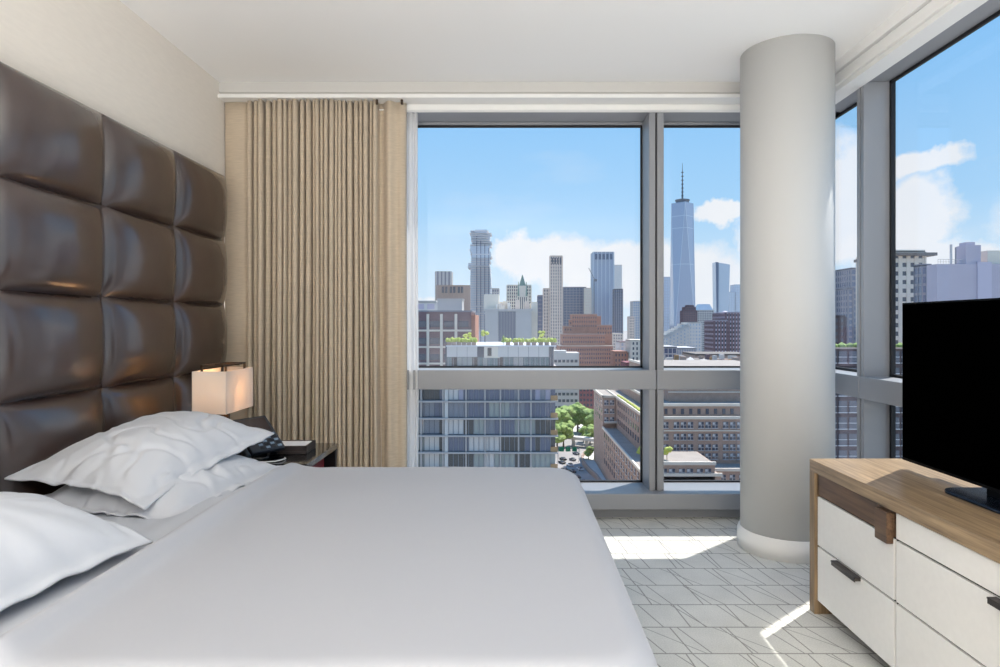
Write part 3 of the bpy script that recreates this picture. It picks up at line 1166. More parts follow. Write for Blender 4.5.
M_wtc = mat('tower_glass', (176, 182, 198), 0.12, 0.2, spec=0.9)
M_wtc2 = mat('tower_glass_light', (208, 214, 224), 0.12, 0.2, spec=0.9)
M_steel = mat('steel', (120, 124, 130), 0.5, 0.5)
M_slab = mat('pale_slab', (208, 208, 210), 0.6)
M_blind = mat('window_blind', (190, 186, 178), 0.7)
M_leaf = mat('tree_leaves', (138, 158, 88), 0.9, var=0.35, vscale=0.9, bump=0.6, bscale=2)
M_leafy = mat('shrub_leaves', (190, 196, 100), 0.9, var=0.3, vscale=5)
M_trunk = mat('tree_trunk', (92, 76, 62), 0.9)
M_planter = mat('planter_box', (172, 148, 132), 0.8)
M_sign = mat('green_road_sign', (24, 128, 92), 0.6)
M_wood = mat('timber_deck', (176, 140, 100), 0.8)

grd = MB().box(-3500, 5000, 12, 6500, GZ - 2, GZ).build('street_ground', M_asphalt)
struct(grd, 'grey street ground of the city far below the window', 'ground')


def cpart(root, name, mb, m, **k):
    o = mb.build(name, m, None, **k)
    o.parent = root
    o.matrix_parent_inverse = Matrix.Translation(-Vector(root.location))
    return o


def skin(mb_p, mb_s, x0, x1, y0, y1, z0, z1, fh, bay, pw=0.35, sh=0.35, proud=0.25):
    """piers and floor bands standing proud of a glass core"""
    if fh:
        n = max(1, int((z1 - z0) / fh))
        fh = (z1 - z0) / n
        for k in range(n + 1):
            z = z0 + k * fh
            mb_s.box(x0 - proud, x1 + proud, y0 - proud, y1 + proud, max(z0, z - fh * sh / 2), min(z1 + 0.4, z + fh * sh / 2))
    if bay:
        p = proud * 1.3
        n = max(1, round((x1 - x0) / bay))
        for k in range(n + 1):
            x = x0 + (x1 - x0) * k / n
            h = bay * pw / 2
            mb_p.box(x - h, x + h, y0 - p, y0 + 0.1, z0, z1)
        n = max(1, round((y1 - y0) / bay))
        for k in range(n + 1):
            y = y0 + (y1 - y0) * k / n
            h = bay * pw / 2
            mb_p.box(x0 - p, x0 + 0.1, y - h, y + h, z0, z1)
            mb_p.box(x1 - 0.1, x1 + p, y - h, y + h, z0, z1)


def tower(name, label, tiers, m_core, m_pier, m_band, fh, bay, pw=0.35, shh=0.35, proud=0.3, roof=None, zmin=None):
    """tiers: list of (px0, px1, py_top, Y, depth); every tier runs down to the street"""
    px0, px1, pyt, Y, dep = tiers[0]
    root = thing(name, label, 'building', ((PX(px0, Y) + PX(px1, Y)) / 2, Y + dep / 2, GZ))
    core, pier, band, rf = MB(), MB(), MB(), []
    for (a, b, t, Y, dep) in tiers:
        x0, x1, z1 = PX(a, Y), PX(b, Y), PZ(t, Y)
        core.box(x0, x1, Y, Y + dep, GZ, z1)
        rf.append(MB().box(x0 - proud, x1 + proud, Y - proud, Y + dep + proud, z1, z1 + max(0.5, fh * 0.25 if fh else 0.6)))
        lo = max(GZ, PZ(zmin, Y)) if zmin else GZ
        skin(pier, band, x0, x1, Y, Y + dep, lo, z1, fh, bay, pw, shh, proud)
    cpart(root, 'core', core, m_core)
    if pier.v:
        cpart(root, 'piers', pier, m_pier, kind='stuff')
    if band.v:
        cpart(root, 'floor_bands', band, m_band, kind='stuff')
    for q in rf:
        cpart(root, 'parapet', q, roof or m_band)
    return root


# ---------------------------------------------------------------- far towers
tower('office_tower', 'slim grey striped tower left of the stacked glass tower', [(436, 451, 271.5, 1500, 34)], M_dgrey, M_grey, M_grey, 0, 9, 0.55, proud=1.0)
b = tower('windowless_tower', 'windowless brown concrete tower with dark vent slots at top', [(437, 469, 285.5, 1100, 45)], M_brown, M_brown, M_brown, 0, 9, 0.25, proud=1.5)
for k in range(6):
    xa = PX(442 + k * 3.2 + (1.5 if k > 1 else 0) + (1.5 if k > 3 else 0), 1100)
    cpart(b, 'vent_slot', MB().box(xa, xa + 3.8, 1097.5, 1100.5, PZ(293, 1100), PZ(286.8, 1100)), M_win)
tower('small_dark_tower', 'small dark rooftop block just right of the stacked glass tower', [(492, 499, 289, 1000, 25)], M_dgrey, M_grey, M_grey, 5, 4)
tower('stone_office_block', 'grey stone block with green roof behind the gothic spire', [(507, 531, 285.5, 1450, 40)], M_win, M_cream, M_cream, 7, 5, 0.5, 0.3)
# gothic tower with green pyramid
g = thing('gothic_tower', 'cream gothic tower ending in a pointed green copper spire', 'building', (PX(522.5, 1400), 1415, GZ))
Yg_ = 1400
sq = lambda cx, cy, h: [(cx - h, cy - h), (cx + h, cy - h), (cx + h, cy + h), (cx - h, cy + h)]
cx, cy = PX(522.5, Yg_), Yg_ + 14
m_px = Yg_ / F
cpart(g, 'shaft', MB().prism(sq(cx, cy, 5.6 * m_px), GZ, PZ(296, Yg_)).prism(sq(cx, cy, 4.2 * m_px), PZ(296, Yg_), PZ(285.5, Yg_)), M_cream)
cpart(g, 'spire', MB().frustum(sq(cx, cy, 3.4 * m_px), PZ(285.5, Yg_), sq(cx, cy, 0.3 * m_px), PZ(274.5, Yg_)), M_greencu)
pin = MB()
for sx in (-1, 1):
    for sy in (-1, 1):
        pin.frustum(sq(cx + sx * 4 * m_px, cy + sy * 4 * m_px, 0.9 * m_px), PZ(296, Yg_), sq(cx + sx * 4 * m_px, cy + sy * 4 * m_px, 0.2 * m_px), PZ(281.5, Yg_))
cpart(g, 'pinnacles', pin, M_greencu)
sl_ = MB()
for k in range(5):
    xx = cx + (k - 2) * 2 * m_px
    sl_.box(xx - 0.9, xx + 0.9, cy - 5.6 * m_px - 0.6, cy - 5 * m_px, GZ, PZ(297, Yg_))
cpart(g, 'window_strips', sl_, M_win, kind='stuff')

# stacked glass tower with cantilevered floors
st = thing('stacked_tower', 'tall glass tower of irregular shifted floors like stacked boxes', 'building', (PX(481.5, 850), 865, GZ))
Y8 = 850
body, slabs = MB(), MB()
rs = random.Random(12)
y_ = 229.5
blocks = [(229.5, 233, 475, 487), (233, 241, 471.0, 490), (241, 246, 472.5, 491.5), (246, 252, 470.3, 489.5), (252, 258, 472, 491), (258, 263, 471.5, 490), (263, 265.5, 468.3, 488.5), (265.5, 268, 467.8, 490),
          (268, 276, 470.5, 490.5), (276, 288, 470.2, 491.0), (288, 300, 470.6, 490.5), (300, 330, 470.6, 490), (330, 400, 470.6, 490)]
for i, (t0, t1, a, b_) in enumerate(blocks):
    dy = rs.uniform(-3, 3)
    body.box(PX(a, Y8), PX(b_, Y8), Y8 + dy, Y8 + 27 + dy, PZ(t1, Y8), PZ(t0, Y8))
body.box(PX(471, Y8), PX(490, Y8), Y8, Y8 + 26, GZ, PZ(399, Y8))
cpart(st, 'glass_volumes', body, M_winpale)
for k in range(58):
    y = 231 + k * 2.35
    a, b_ = 470.6, 490.2
    if y < 270:
        a += rs.uniform(-1.2, 1.2)
        b_ += rs.uniform(-2.5, 2.0)
    else:
        a -= 0.3
        b_ += rs.uniform(0, 1.2)
    slabs.box(PX(a, Y8), PX(b_, Y8), Y8 - 2.0 + rs.uniform(-1.4, 0.6), Y8 + 27.5, PZ(y, Y8) - 0.6, PZ(y, Y8) + 0.6)
cpart(st, 'floor_slabs', slabs, M_slab, kind='stuff')
pr = MB()
for a in (476.5, 480.5, 484.5, 488.5):
    pr.box(PX(a, Y8), PX(a + 0.7, Y8), Y8 - 3.2, Y8, PZ(400, Y8), PZ(236 + (a - 476), Y8))
cpart(st, 'dark_recesses', pr, M_winnavy)

# tan art-deco tower
b = tower('limestone_tower', 'slender tan limestone tower with open crown and lower shoulder', [(550.2, 562, 256.3, 900, 17), (543.5, 551, 289, 905, 16)], M_win, M_lime, M_lime, 4.4, 3.2, 0.62, 0.4, 0.35)
cr_ = MB()
for k in range(4):
    xa = PX(551.6 + k * 2.7, 900)
    cr_.box(xa, xa + 2.2, 898.9, 900, PZ(264, 900), PZ(258, 900))
cpart(b, 'crown_openings', cr_, M_win)
tower('navy_block', 'narrow navy block peeking left of the tan tower', [(538, 545, 296, 1000, 30)], M_winnavy, M_winnavy, M_dgrey, 6, 5, 0.2, 0.2)
tower('dark_glass_block', 'dark blue flat-topped office block right of the tan tower', [(563.5, 586, 287.5, 1500, 50)], M_winnavy, M_dgrey, M_dgrey, 6, 7, 0.2, 0.25, 0.5)
tower('unfinished_tower', 'bare concrete tower under construction beside a crane', [(585, 591, 288.5, 1450, 22)], M_cream, M_cream, M_lime, 6, 6, 0.3, 0.3)
cr0 = thing('tower_crane', 'thin tower crane with raised jib beside the glass tower', 'crane', (PX(594, 1400), 1400, GZ))
cpart(cr0, 'mast', MB().tube([(PX(594, 1400), 1400, GZ), (PX(594, 1400), 1400, PZ(279, 1400))], 1.0, 4), M_steel)
cpart(cr0, 'jib', MB().tube([(PX(594.4, 1400), 1400, PZ(279, 1400)), (PX(588.7, 1400), 1400, PZ(268, 1400))], 0.7, 4), M_steel)
cpart(cr0, 'counterweight', MB().box(PX(594.5, 1400), PX(597, 1400), 1398, 1402, PZ(281.5, 1400), PZ(279, 1400)), M_steel)
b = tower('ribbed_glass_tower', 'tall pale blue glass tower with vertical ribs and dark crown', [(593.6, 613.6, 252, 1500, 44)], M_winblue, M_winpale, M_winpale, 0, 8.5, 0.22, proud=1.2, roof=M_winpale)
cr_ = MB()
for k in range(5):
    xa = PX(595 + k * 3.7, 1500)
    cr_.box(xa, xa + 5.4, 1497.5, 1500, PZ(259.5, 1500), PZ(254, 1500))
cpart(b, 'crown_openings', cr_, M_winnavy)
tower('white_tower', 'plain white tower behind the ribbed glass tower', [(613.5, 622, 265.5, 1650, 30)], M_whitew, M_whitew, M_whitew, 8, 0, 0.3, 0.2, 0.3)
tower('dark_slab_tower', 'dark blue slab tower in front of the white tower', [(614.5, 622.8, 289.5, 1400, 24)], M_winnavy, M_dgrey, M_win, 6, 5, 0.25, 0.25, 0.4)
tower('blue_grey_tower', 'blue-grey tower standing beside the window mullion', [(633.2, 646, 301.5, 1200, 30)], M_winblue, M_grey, M_grey, 4.5, 4, 0.25, 0.3, 0.3)
tower('beige_slim_tower', 'slim beige building left of the blue-grey tower', [(629.5, 634, 317, 1100, 20)], M_win, M_lime, M_lime, 4.5, 3, 0.5, 0.4, 0.3)

# tallest tower: chamfered antiprism with a mast
wt = thing('skyscraper', 'tallest blue glass skyscraper with tapered faces and needle spire', 'building', (PX(682.4, 2000), 2000, GZ))
Yw = 2000
cx, cy = PX(682.4, Yw), Yw
hb_ = 32.0
zb, zt_ = PZ(338, Yw), PZ(203.5, Yw)
base = [(cx - hb_, cy - hb_), (cx + hb_, cy - hb_), (cx + hb_, cy + hb_), (cx - hb_, cy + hb_)]
ht_ = 33.5
hexb = []
bot, top = [], []
for k in range(4):
    a = base[k]
    n_ = base[(k + 1) % 4]
    bot += [a, ((a[0] + n_[0]) / 2, (a[1] + n_[1]) / 2)]
tops = [(cx, cy - ht_), (cx + ht_, cy), (cx, cy + ht_), (cx - ht_, cy)]
v = [(p[0], p[1], zb) for p in base] + [(p[0], p[1], zt_) for p in tops]
f = []
for k in range(4):
    f.append((k, (k + 1) % 4, 4 + k))
    f.append((4 + (k - 1) % 4, k, 4 + k))
f.append((4, 5, 6, 7))
wtm = MB().add(v, f)
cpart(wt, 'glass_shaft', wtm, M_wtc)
cpart(wt, 'base_block', MB().prism(base, GZ, zb), M_wtc2)
eb = MB()
for k in range(4):
    A = Vector(v[4 + k])
    for q in (k, (k + 1) % 4):
        eb.tube([Vector(v[q]), A], 0.7, 4)
cpart(wt, 'edge_lines', eb, M_wtc2)
fl_ = MB()
for pyb in (217, 229, 265):
    t_ = (PZ(pyb, Yw) - zb) / (zt_ - zb)
    w_ = 32.5
    ring = []
    for k in range(4):
        b0, b1 = Vector(v[k]), Vector(v[(k + 1) % 4])
        tA, tP = Vector(v[4 + k]), Vector(v[4 + (k - 1) % 4])
        ring += [b0.lerp(tP, t_), b0.lerp(tA, t_)]
    ring = [(p.x + (p.x - cx) * 0.004, p.y + (p.y - cy) * 0.004) for p in ring]
    fl_.prism(ring, PZ(pyb, Yw) - 0.8, PZ(pyb, Yw) + 0.8)
cpart(wt, 'floor_lines', fl_, M_wtc2, kind='stuff')
cpart(wt, 'crown_ring', MB().lathe([(20, zt_), (20, zt_ + 5), (22, zt_ + 8), (22, zt_ + 11), (0.5, zt_ + 12)], cx, cy, 24), M_steel)
zs = PZ(163, Yw)
cpart(wt, 'spire', MB().tube([(cx, cy, zt_ + 8), (cx, cy, zt_ + 40), (cx, cy, zt_ + 70), (cx, cy, zs)], [3.2, 2.4, 1.8, 0.5], 8), M_steel)
sr = MB()
for k in range(7):
    z = zt_ + 22 + k * 12
    sr.lathe([(3.4, z), (3.4, z + 3)], cx, cy, 10)
cpart(wt, 'spire_rings', sr, M_win, kind='stuff')
tower('pale_glass_tower', 'pale glass tower partly hidden left of the tallest skyscraper', [(655, 670, 277.5, 2150, 50)], M_winpale, M_wtc2, M_wtc2, 9, 9, 0.2, 0.2, 0.4)
b = tower('domed_office_tower', 'brown office tower with stepped rounded top below the skyscraper', [(683.5, 697, 311, 1300, 26), (685, 695.5, 307.5, 1302, 22), (687.5, 693.5, 305.6, 1304, 18)], M_win, M_mauve, M_mauve, 4.5, 3.5, 0.5, 0.4, 0.3)
tr_ = tower('chamfered_office_tower', 'grey tower with chamfered pyramid cap right of the domed one', [(697.5, 713.5, 310.5, 1500, 36)], M_win, M_grey, M_grey, 5, 4, 0.5, 0.4, 0.3)
xa, xb = PX(697.5, 1500), PX(713.5, 1500)
cpart(tr_, 'cap', MB().frustum([(xa, 1500), (xb, 1500), (xb, 1536), (xa, 1536)], PZ(310.5, 1500), [(xa + 7, 1507), (xb - 7, 1507), (xb - 7, 1529), (xa + 7, 1529)], PZ(304, 1500)), M_winpale)
# slant-topped tower, wider at the top
sw = thing('slanted_tower', 'pale glass tower with slanted roof and dark left edge', 'building', (PX(722, 1700), 1715, GZ))
Y7 = 1700
cpart(sw, 'glass_body', MB().add([(PX(717, Y7), Y7, GZ), (PX(727.5, Y7), Y7, GZ), (PX(727.5, Y7), Y7 + 30, GZ), (PX(717, Y7), Y7 + 30, GZ),
                                  (PX(715.8, Y7), Y7, PZ(262, Y7)), (PX(730, Y7), Y7, PZ(264.5, Y7)), (PX(730, Y7), Y7 + 30, PZ(264.5, Y7)), (PX(715.8, Y7), Y7 + 30, PZ(262, Y7))],
                                 [(0, 3, 2, 1), (4, 5, 6, 7), (0, 1, 5, 4), (1, 2, 6, 5), (2, 3, 7, 6), (3, 0, 4, 7)]), M_winpale)
cpart(sw, 'dark_edge', MB().add([(PX(717, Y7), Y7 - 2, GZ), (PX(718, Y7), Y7 - 2, GZ), (PX(718, Y7), Y7, GZ), (PX(717, Y7), Y7, GZ),
                                 (PX(715.6, Y7), Y7 - 2, PZ(262, Y7)), (PX(718.4, Y7), Y7 - 2, PZ(262.4, Y7)), (PX(718.4, Y7), Y7, PZ(262.4, Y7)), (PX(715.6, Y7), Y7, PZ(262, Y7))],
                                [(0, 3, 2, 1), (4, 5, 6, 7), (0, 1, 5, 4), (1, 2, 6, 5), (2, 3, 7, 6), (3, 0, 4, 7)]), M_winnavy)
tower('stepped_blue_tower', 'pale blue stepped tower next to the white column', [(729.5, 736, 292.5, 1850, 40), (735, 748, 285, 1850, 40)], M_winpale, M_wtc2, M_wtc2, 7, 7, 0.2, 0.2, 0.4)

# ---------------------------------------------------------------- middle distance
b = tower('lavender_brick_block', 'purple-brown brick office block next to the white column', [(714.5, 727, 321, 600, 30), (726, 750, 313, 610, 40)], M_win, M_mauve, M_lav, 4, 3, 0.55, 0.45, 0.25)
cpart(b, 'dome', MB().lathe([(6, PZ(321, 640)), (5.6, PZ(316, 640)), (4, PZ(312.5, 640)), (0.5, PZ(310.8, 640))], PX(725, 640), 640, 20), M_lav, smooth=True)
# white stepped building
wsb = []
for k in range(8):
    wsb.append((660 + k * 3.6, 664 + k * 3.6 + 4, 337.5 - k * 1.75, 700 + k * 0.8, 30))
wsb.append((689, 701, 323, 705, 32))
wsb.append((679.5, 684, 324.5, 712, 8))
tower('white_stepped_building', 'white apartment building stepping up in terraces below the skyscraper', wsb, M_winpale, M_whitew, M_whitew, 3.6, 3.4, 0.45, 0.5, 0.25, zmin=372)
tower('glass_box_building', 'low dark glass office box on the right skyline below the white terraces', [(664, 676.5, 347.8, 450, 24)], M_winnavy, M_grey, M_grey, 4, 3.2, 0.15, 0.2, 0.2, zmin=378)
tower('grey_ribbed_building', 'low grey ribbed building beside the dark glass box', [(676.5, 696, 349, 455, 28)], M_winblue, M_grey, M_grey, 4, 1.8, 0.4, 0.15, 0.2, zmin=378)
tower('low_brown_building', 'low brown warehouse with pale roof in front of purple block', [(696, 752, 355.5, 380, 30)], M_brown, M_brown, M_brown, 4, 5, 0.2, 0.2, 0.15, roof=M_roofl, zmin=380)
tower('low_white_roof', 'low pale flat roof just above the window transom at right', [(661, 745, 363.5, 330, 35)], M_brown, M_lime, M_lime, 4, 4, 0.3, 0.3, 0.2, roof=M_roofl, zmin=380)
b = [o for o in bpy.data.objects if o.name == 'low_white_roof'][0]
rs = random.Random(9)
for k in range(22):
    a = 663 + k * 3.5
    yy = 335 + rs.uniform(0, 22)
    w2 = rs.uniform(0.8, 2.2)
    if abs(a - 693) < 7:
        continue
    cpart(b, 'roof_unit', MB().box(PX(a, yy) - w2, PX(a, yy) + w2, yy, yy + rs.uniform(1.5, 4), PZ(363.5, 330) + 0.5, PZ(363.5, 330) + rs.uniform(1.2, 4)), (M_grey, M_brown, M_whitew, M_mauve, M_wood)[k % 5])
b = thing('roof_tent', 'small white peaked canopy on the low flat roof', 'canopy', (PX(693, 335), 340, PZ(363.5, 335)))
cpart(b, 'canopy_top', MB().frustum(sq(PX(693, 335), 340, 3.0), PZ(364, 335) + 0.7, sq(PX(693, 335), 340, 0.15), PZ(364, 335) + 3.4), M_whitew)
cpart(b, 'canopy_posts', MB().box(PX(693, 335) - 2.8, PX(693, 335) + 2.8, 337.2, 342.8, PZ(364, 335) + 0.5, PZ(364, 335) + 0.75), M_steel)

# red brick setback building
rb = thing('red_brick_building', 'broad red-brick building rising in setbacks below the skyline', 'building', (PX(586, 560), 580, GZ))
tiers = [(572, 597, 314.5, 576, 20), (597, 601, 316.5, 578, 12), (569.5, 573, 320, 578, 10), (597, 612, 325.5, 574, 24), (564, 572, 326.5, 577, 18), (562.6, 605, 334.5, 568, 30), (559.5, 613, 346.5, 560, 40)]
rbm, rbw, rbc = MB(), MB(), MB()
for (a, b_, t_, Y, dep) in tiers:
    x0, x1, z1 = PX(a, Y), PX(b_, Y), PZ(t_, Y)
    rbm.box(x0, x1, Y, Y + dep, GZ, z1)
    rbc.box(x0 - 0.25, x1 + 0.25, Y - 0.25, Y + dep + 0.25, z1, z1 + 0.6)
cpart(rb, 'brick_walls', rbm, M_redbrick)
cpart(rb, 'copings', rbc, M_brown)
for (a, b_, t_, Y, dep), nrow in zip(tiers, (3, 0, 2, 2, 1, 2, 5)):
    x0, x1, z1 = PX(a, Y), PX(b_, Y), PZ(t_, Y)
    for r in range(nrow):
        z = z1 - 2.6 - r * 3.7
        n = max(2, int((x1 - x0) / 1.9))
        for k in range(n):
            x = x0 + (k + 0.5) * (x1 - x0) / n
            rbw.box(x - 0.42, x + 0.42, Y - 0.12, Y + 0.05, z - 0.95, z + 0.75)
cpart(rb, 'windows', rbw, M_win, kind='stuff')

# low-rise around it
b = tower('pale_lowrise', 'pale grey low building in front of the red-brick setbacks', [(553, 579, 353.8, 450, 20), (553, 566, 351.5, 452, 12)], M_grey, M_grey, M_grey, 0, 0)
lw_ = MB()
for r in range(14):
    for k in range(6):
        x = PX(555.5 + k * 4.1, 450)
        z = PZ(361 + r * 6.6, 450)
        lw_.box(x - 1.0, x + 1.0, 449.7, 450.1, z - 1.0, z + 0.9)
cpart(b, 'windows', lw_, M_win, kind='stuff')
b = tower('pink_brick_lowrise', 'pink-red brick low building behind the street trees', [(578.5, 604, 372, 500, 25)], M_pinkbrick, M_pinkbrick, M_pinkbrick, 0, 0)
lw_ = MB()
for r in range(7):
    for k in range(6):
        x = PX(581 + k * 3.4, 500)
        z = PZ(380 + r * 5, 500)
        lw_.box(x - 0.8, x + 0.8, 499.7, 500.1, z - 1.0, z + 1.0)
cpart(b, 'windows', lw_, M_win, kind='stuff')
tower('white_rooftop_building', 'small white building with brown roof right of red-brick block', [(620.5, 632, 342.5, 620, 25)], M_winpale, M_whitew, M_whitew, 4, 3.5, 0.5, 0.4, 0.2, roof=M_mauve)
tower('beige_grid_building', 'beige building with a grid of square windows by the mullion', [(631.5, 650, 341, 520, 25)], M_win, M_cream, M_cream, 3.8, 3.2, 0.5, 0.45, 0.3)
tower('brown_corner_building', 'small brown brick building at the foot of the red-brick block', [(614.5, 627, 352.5, 530, 20)], M_win, M_redbrick, M_redbrick, 4, 2.6, 0.6, 0.5, 0.2)
tower('red_low_building', 'low red-roofed building just above the window transom', [(626, 650, 364, 420, 18)], M_win, M_pinkbrick, M_pinkbrick, 4, 2.6, 0.6, 0.5, 0.2)
tower('tan_mid_tower', 'tan building behind the red-brick block and dark slab tower', [(613, 622.5, 334, 900, 20)], M_win, M_lime, M_lime, 4, 3, 0.6, 0.5, 0.2)

# ---------------------------------------------------------------- left group
b = tower('mauve_banded_building', 'mauve-brown banded building with large windows at the left', [(400, 471, 312, 250, 28)], M_mauve, M_cream, M_mauve, 0, 0, roof=M_dgrey)
x0, x1, z1 = PX(400, 250), PX(471, 250), PZ(312, 250)
for py in (330.5, 347, 363.5):
    cpart(b, 'stone_band', MB().box(x0, x1 + 0.2, 249.5, 250.1, PZ(py, 250) - 0.35, PZ(py, 250) + 0.35), M_cream)
for px_ in (414, 428, 441.5, 456):
    cpart(b, 'pier', MB().box(PX(px_, 250) - 0.5, PX(px_, 250) + 0.5, 249.4, 250.1, PZ(390, 250), PZ(314, 250)), M_cream)
wm_ = MB().box(-1.9, 1.9, -0.15, 0.1, -1.15, 1.15).mesh('window', M_win)
for py in (322.5, 339.5, 355.5):
    for px_ in (421, 435, 449, 463.5):
        o = link_mesh('window', wm_, b, (PX(px_, 250) - b.location.x, 250 - b.location.y, PZ(py + 1.5, 250) - b.location.z))
cpart(b, 'painted_lit_side', MB().box(x1, x1 + 1.6, 251, 277, GZ, z1 - 1), M_redbrick)  # sunlit look of this side put into its warm colour
tower('grey_plant_room', 'plain grey box on the roof behind the mauve building', [(437.5, 462, 299.8, 300, 12)], M_grey, M_grey, M_grey, 0, 0)
tower('pale_left_building', 'pale lilac building peeking out beside the sheer curtain', [(405, 436, 302.5, 330, 20)], M_lavp, M_whitew, M_whitew, 4, 5, 0.3, 0.3, 0.2)
# grey panel building with cluttered roof
b = tower('grey_panel_building', 'grey metal-panelled building with cluttered roof terrace', [(485, 531.5, 311, 200, 25)], M_grey, M_grey, M_grey, 0, 0)
for (a, c, m) in ((485.4, 498, M_whitew), (498.3, 515.7, M_dgrey), (516, 531, M_whitew)):
    n = 6 if m is M_dgrey else 3
    for k in range(n):
        xa = PX(a + (c - a) * k / n, 200)
        xb = PX(a + (c - a) * (k + 1) / n, 200)
        cpart(b, 'panel', MB().box(xa + 0.04, xb - 0.04, 199.75, 200, PZ(352, 200), PZ(311.6, 200)), M_dgrey if m is M_dgrey else M_grey)
rs = random.Random(4)
for k in range(16):
    a = rs.uniform(486, 528)
    w_ = rs.uniform(1.2, 5)
    h_ = rs.uniform(3, 12)
    if a + w_ > 531:
        continue
    cpart(b, 'roof_unit', MB().box(PX(a, 205), PX(a + w_, 205), 203 + rs.uniform(0, 8), 213 + rs.uniform(0, 6), PZ(311, 205), PZ(311 - h_, 205)), (M_whitew, M_cream, M_grey, M_lime)[k % 4])
cpart(b, 'roof_room', MB().box(PX(484, 208), PX(499, 208), 206, 214, PZ(311, 205), PZ(294.5, 208)), M_cream)
cpart(b, 'white_slab_side', MB().box(PX(531.5, 200), PX(538, 200), 204, 222, GZ, PZ(301.5, 200)), M_cream)

# ---------------------------------------------------------------- near glass condominium
YC = 121.0
M_cslab = mat('condominium_slab', (180, 172, 168), 0.6)
kx = YC / F
co = thing('glass_condominium', 'near glass apartment block with pale floor slabs and roof garden', 'building', (PX(490, YC), YC + 10, GZ))
zf = [PZ(y, YC) for y in (346.0, 366.8, 384.4, 401.5, 418.7, 436.0, 452.8, 470.0, 487.0, 504.0)]
xl, xm0, xm1, xr = PX(396, YC), PX(445, YC), PX(448, YC), PX(555.5, YC)
cpart(co, 'core', MB().box(xm0, xr - 0.3, YC + 0.6, YC + 24, GZ, zf[0] - 0.1).box(xl, xm0, YC + 1.2, YC + 24, GZ, zf[2]), M_win)
M_p = [mat('pane_navy', (98, 102, 122), 0.12, spec=0.8), mat('pane_slate', (124, 127, 138), 0.12, spec=0.8), mat('pane_greygreen', (152, 156, 152), 0.2, spec=0.7),
       mat('pane_curtain', (204, 198, 194), 0.5), mat('pane_dark', (66, 64, 66), 0.12, spec=0.8), mat('pane_lilac', (160, 156, 174), 0.15, spec=0.8)]
pw_ = 0.955
fhh = zf[3] - zf[4]
pane_me = [MB().box(-pw_ / 2 + 0.045, pw_ / 2 - 0.045, -0.05, 0.05, -fhh / 2 + 0.28, fhh / 2 - 0.2).mesh('pane', m) for m in M_p]
rs = random.Random(7)
L0 = co.location
for fi in range(2, 9):
    zc = (zf[fi] + zf[fi + 1]) / 2
    x = xm1 + pw_ / 2
    run, mi = 0, 0
    while x < xr - 0.4:
        if run <= 0:
            mi = rs.choice((0, 0, 1, 1, 2, 3, 5, 4) if fi < 6 else (4, 4, 2, 2, 1, 3))
            run = rs.choice((1, 2, 2, 3, 4))
        link_mesh('pane', pane_me[mi], co, (x - L0.x, YC + 0.5 - L0.y, zc - L0.z))
        run -= 1
        x += pw_
    x = xm0 - 0.2 - pw_ / 2
    while x > xl:
        if run <= 0:
            mi = rs.choice((1, 5, 2, 3, 4))
            run = rs.choice((1, 2, 3))
        if fi >= 2:
            link_mesh('pane', pane_me[mi], co, (x - L0.x, YC + 1.1 - L0.y, zc - L0.z))
        run -= 1
        x -= pw_
# top storey: parapet panels over tall clear panes
tp_me = MB().box(-pw_ + 0.03, pw_ - 0.03, -0.06, 0.06, -0.98, 0.98).mesh('parapet_panel', M_grey)
tg_me = [MB().box(-pw_ / 2 + 0.04, pw_ / 2 - 0.04, -0.05, 0.05, -1.3, 1.3).mesh('pane', m) for m in (M_p[2], mat('pane_teal', (104, 122, 126), 0.15, spec=0.8), M_p[4])]
x = PX(446.5, YC)
k = 0
while x + pw_ * 2 < xr + 0.3:
    if not (PX(482, YC) < x + pw_ < PX(501, YC)):
        link_mesh('parapet_panel', tp_me, co, (x + pw_ - L0.x, YC + 0.35 - L0.y, PZ(351.8, YC) - L0.z))
    for q in range(2):
        link_mesh('pane', tg_me[rs.choice((0, 0, 1, 1, 2))], co, (x + pw_ * (q + 0.5) - L0.x, YC + 0.45 - L0.y, PZ(364.4, YC) - L0.z))
    x += pw_ * 2
cpart(co, 'stair_room', MB().box(PX(484, YC), PX(500, YC), YC + 0.3, YC + 3, PZ(358, YC), PZ(346.3, YC)), M_cream)
cpart(co, 'pane', MB().box(PX(487.5, YC), PX(491.5, YC), YC + 0.15, YC + 0.4, PZ(356, YC), PZ(348, YC)), M_p[4])
for i, z in enumerate(zf):
    if i == 0:
        cpart(co, 'roof_slab', MB().box(PX(446, YC), xr + 0.2, YC + 0.1, YC + 24, z - 0.12, z + 0.1), M_slab)
    else:
        xa = xl if i >= 2 else PX(446, YC)
        cpart(co, 'floor_slab', MB().box(xa, xr + (0.5 if i > 1 else 0.2), YC - 0.25, YC + 24.2, z - 0.16, z + 0.14), M_cslab)
cpart(co, 'corner_pier', MB().box(xm0 - 0.1, xm1, YC + 0.0, YC + 2, GZ, zf[2]), M_grey)
for px_ in (416, 421, 443, 466, 485, 500.5, 518.5, 531):
    cpart(co, 'mullion_fin', MB().box(PX(px_, YC) - 0.13, PX(px_, YC) + 0.13, YC + 0.05, YC + (1.2 if px_ < 445 else 0.6), zf[9], zf[2]), M_cslab)
fins = MB()
x = xm1
while x < xr:
    fins.box(x - 0.045, x + 0.045, YC + 0.3, YC + 0.6, zf[9], PZ(357.5, YC))
    x += pw_
cpart(co, 'fins', fins, M_dgrey, kind='stuff')
# balconies with timber screens on the right-hand end
for i in range(2, 8):
    cpart(co, 'balcony_screen', MB().box(xr - 0.9, xr + 0.4, YC + 0.0, YC + 0.12, zf[i + 1] + 0.16, zf[i + 1] + 1.1), M_wood)


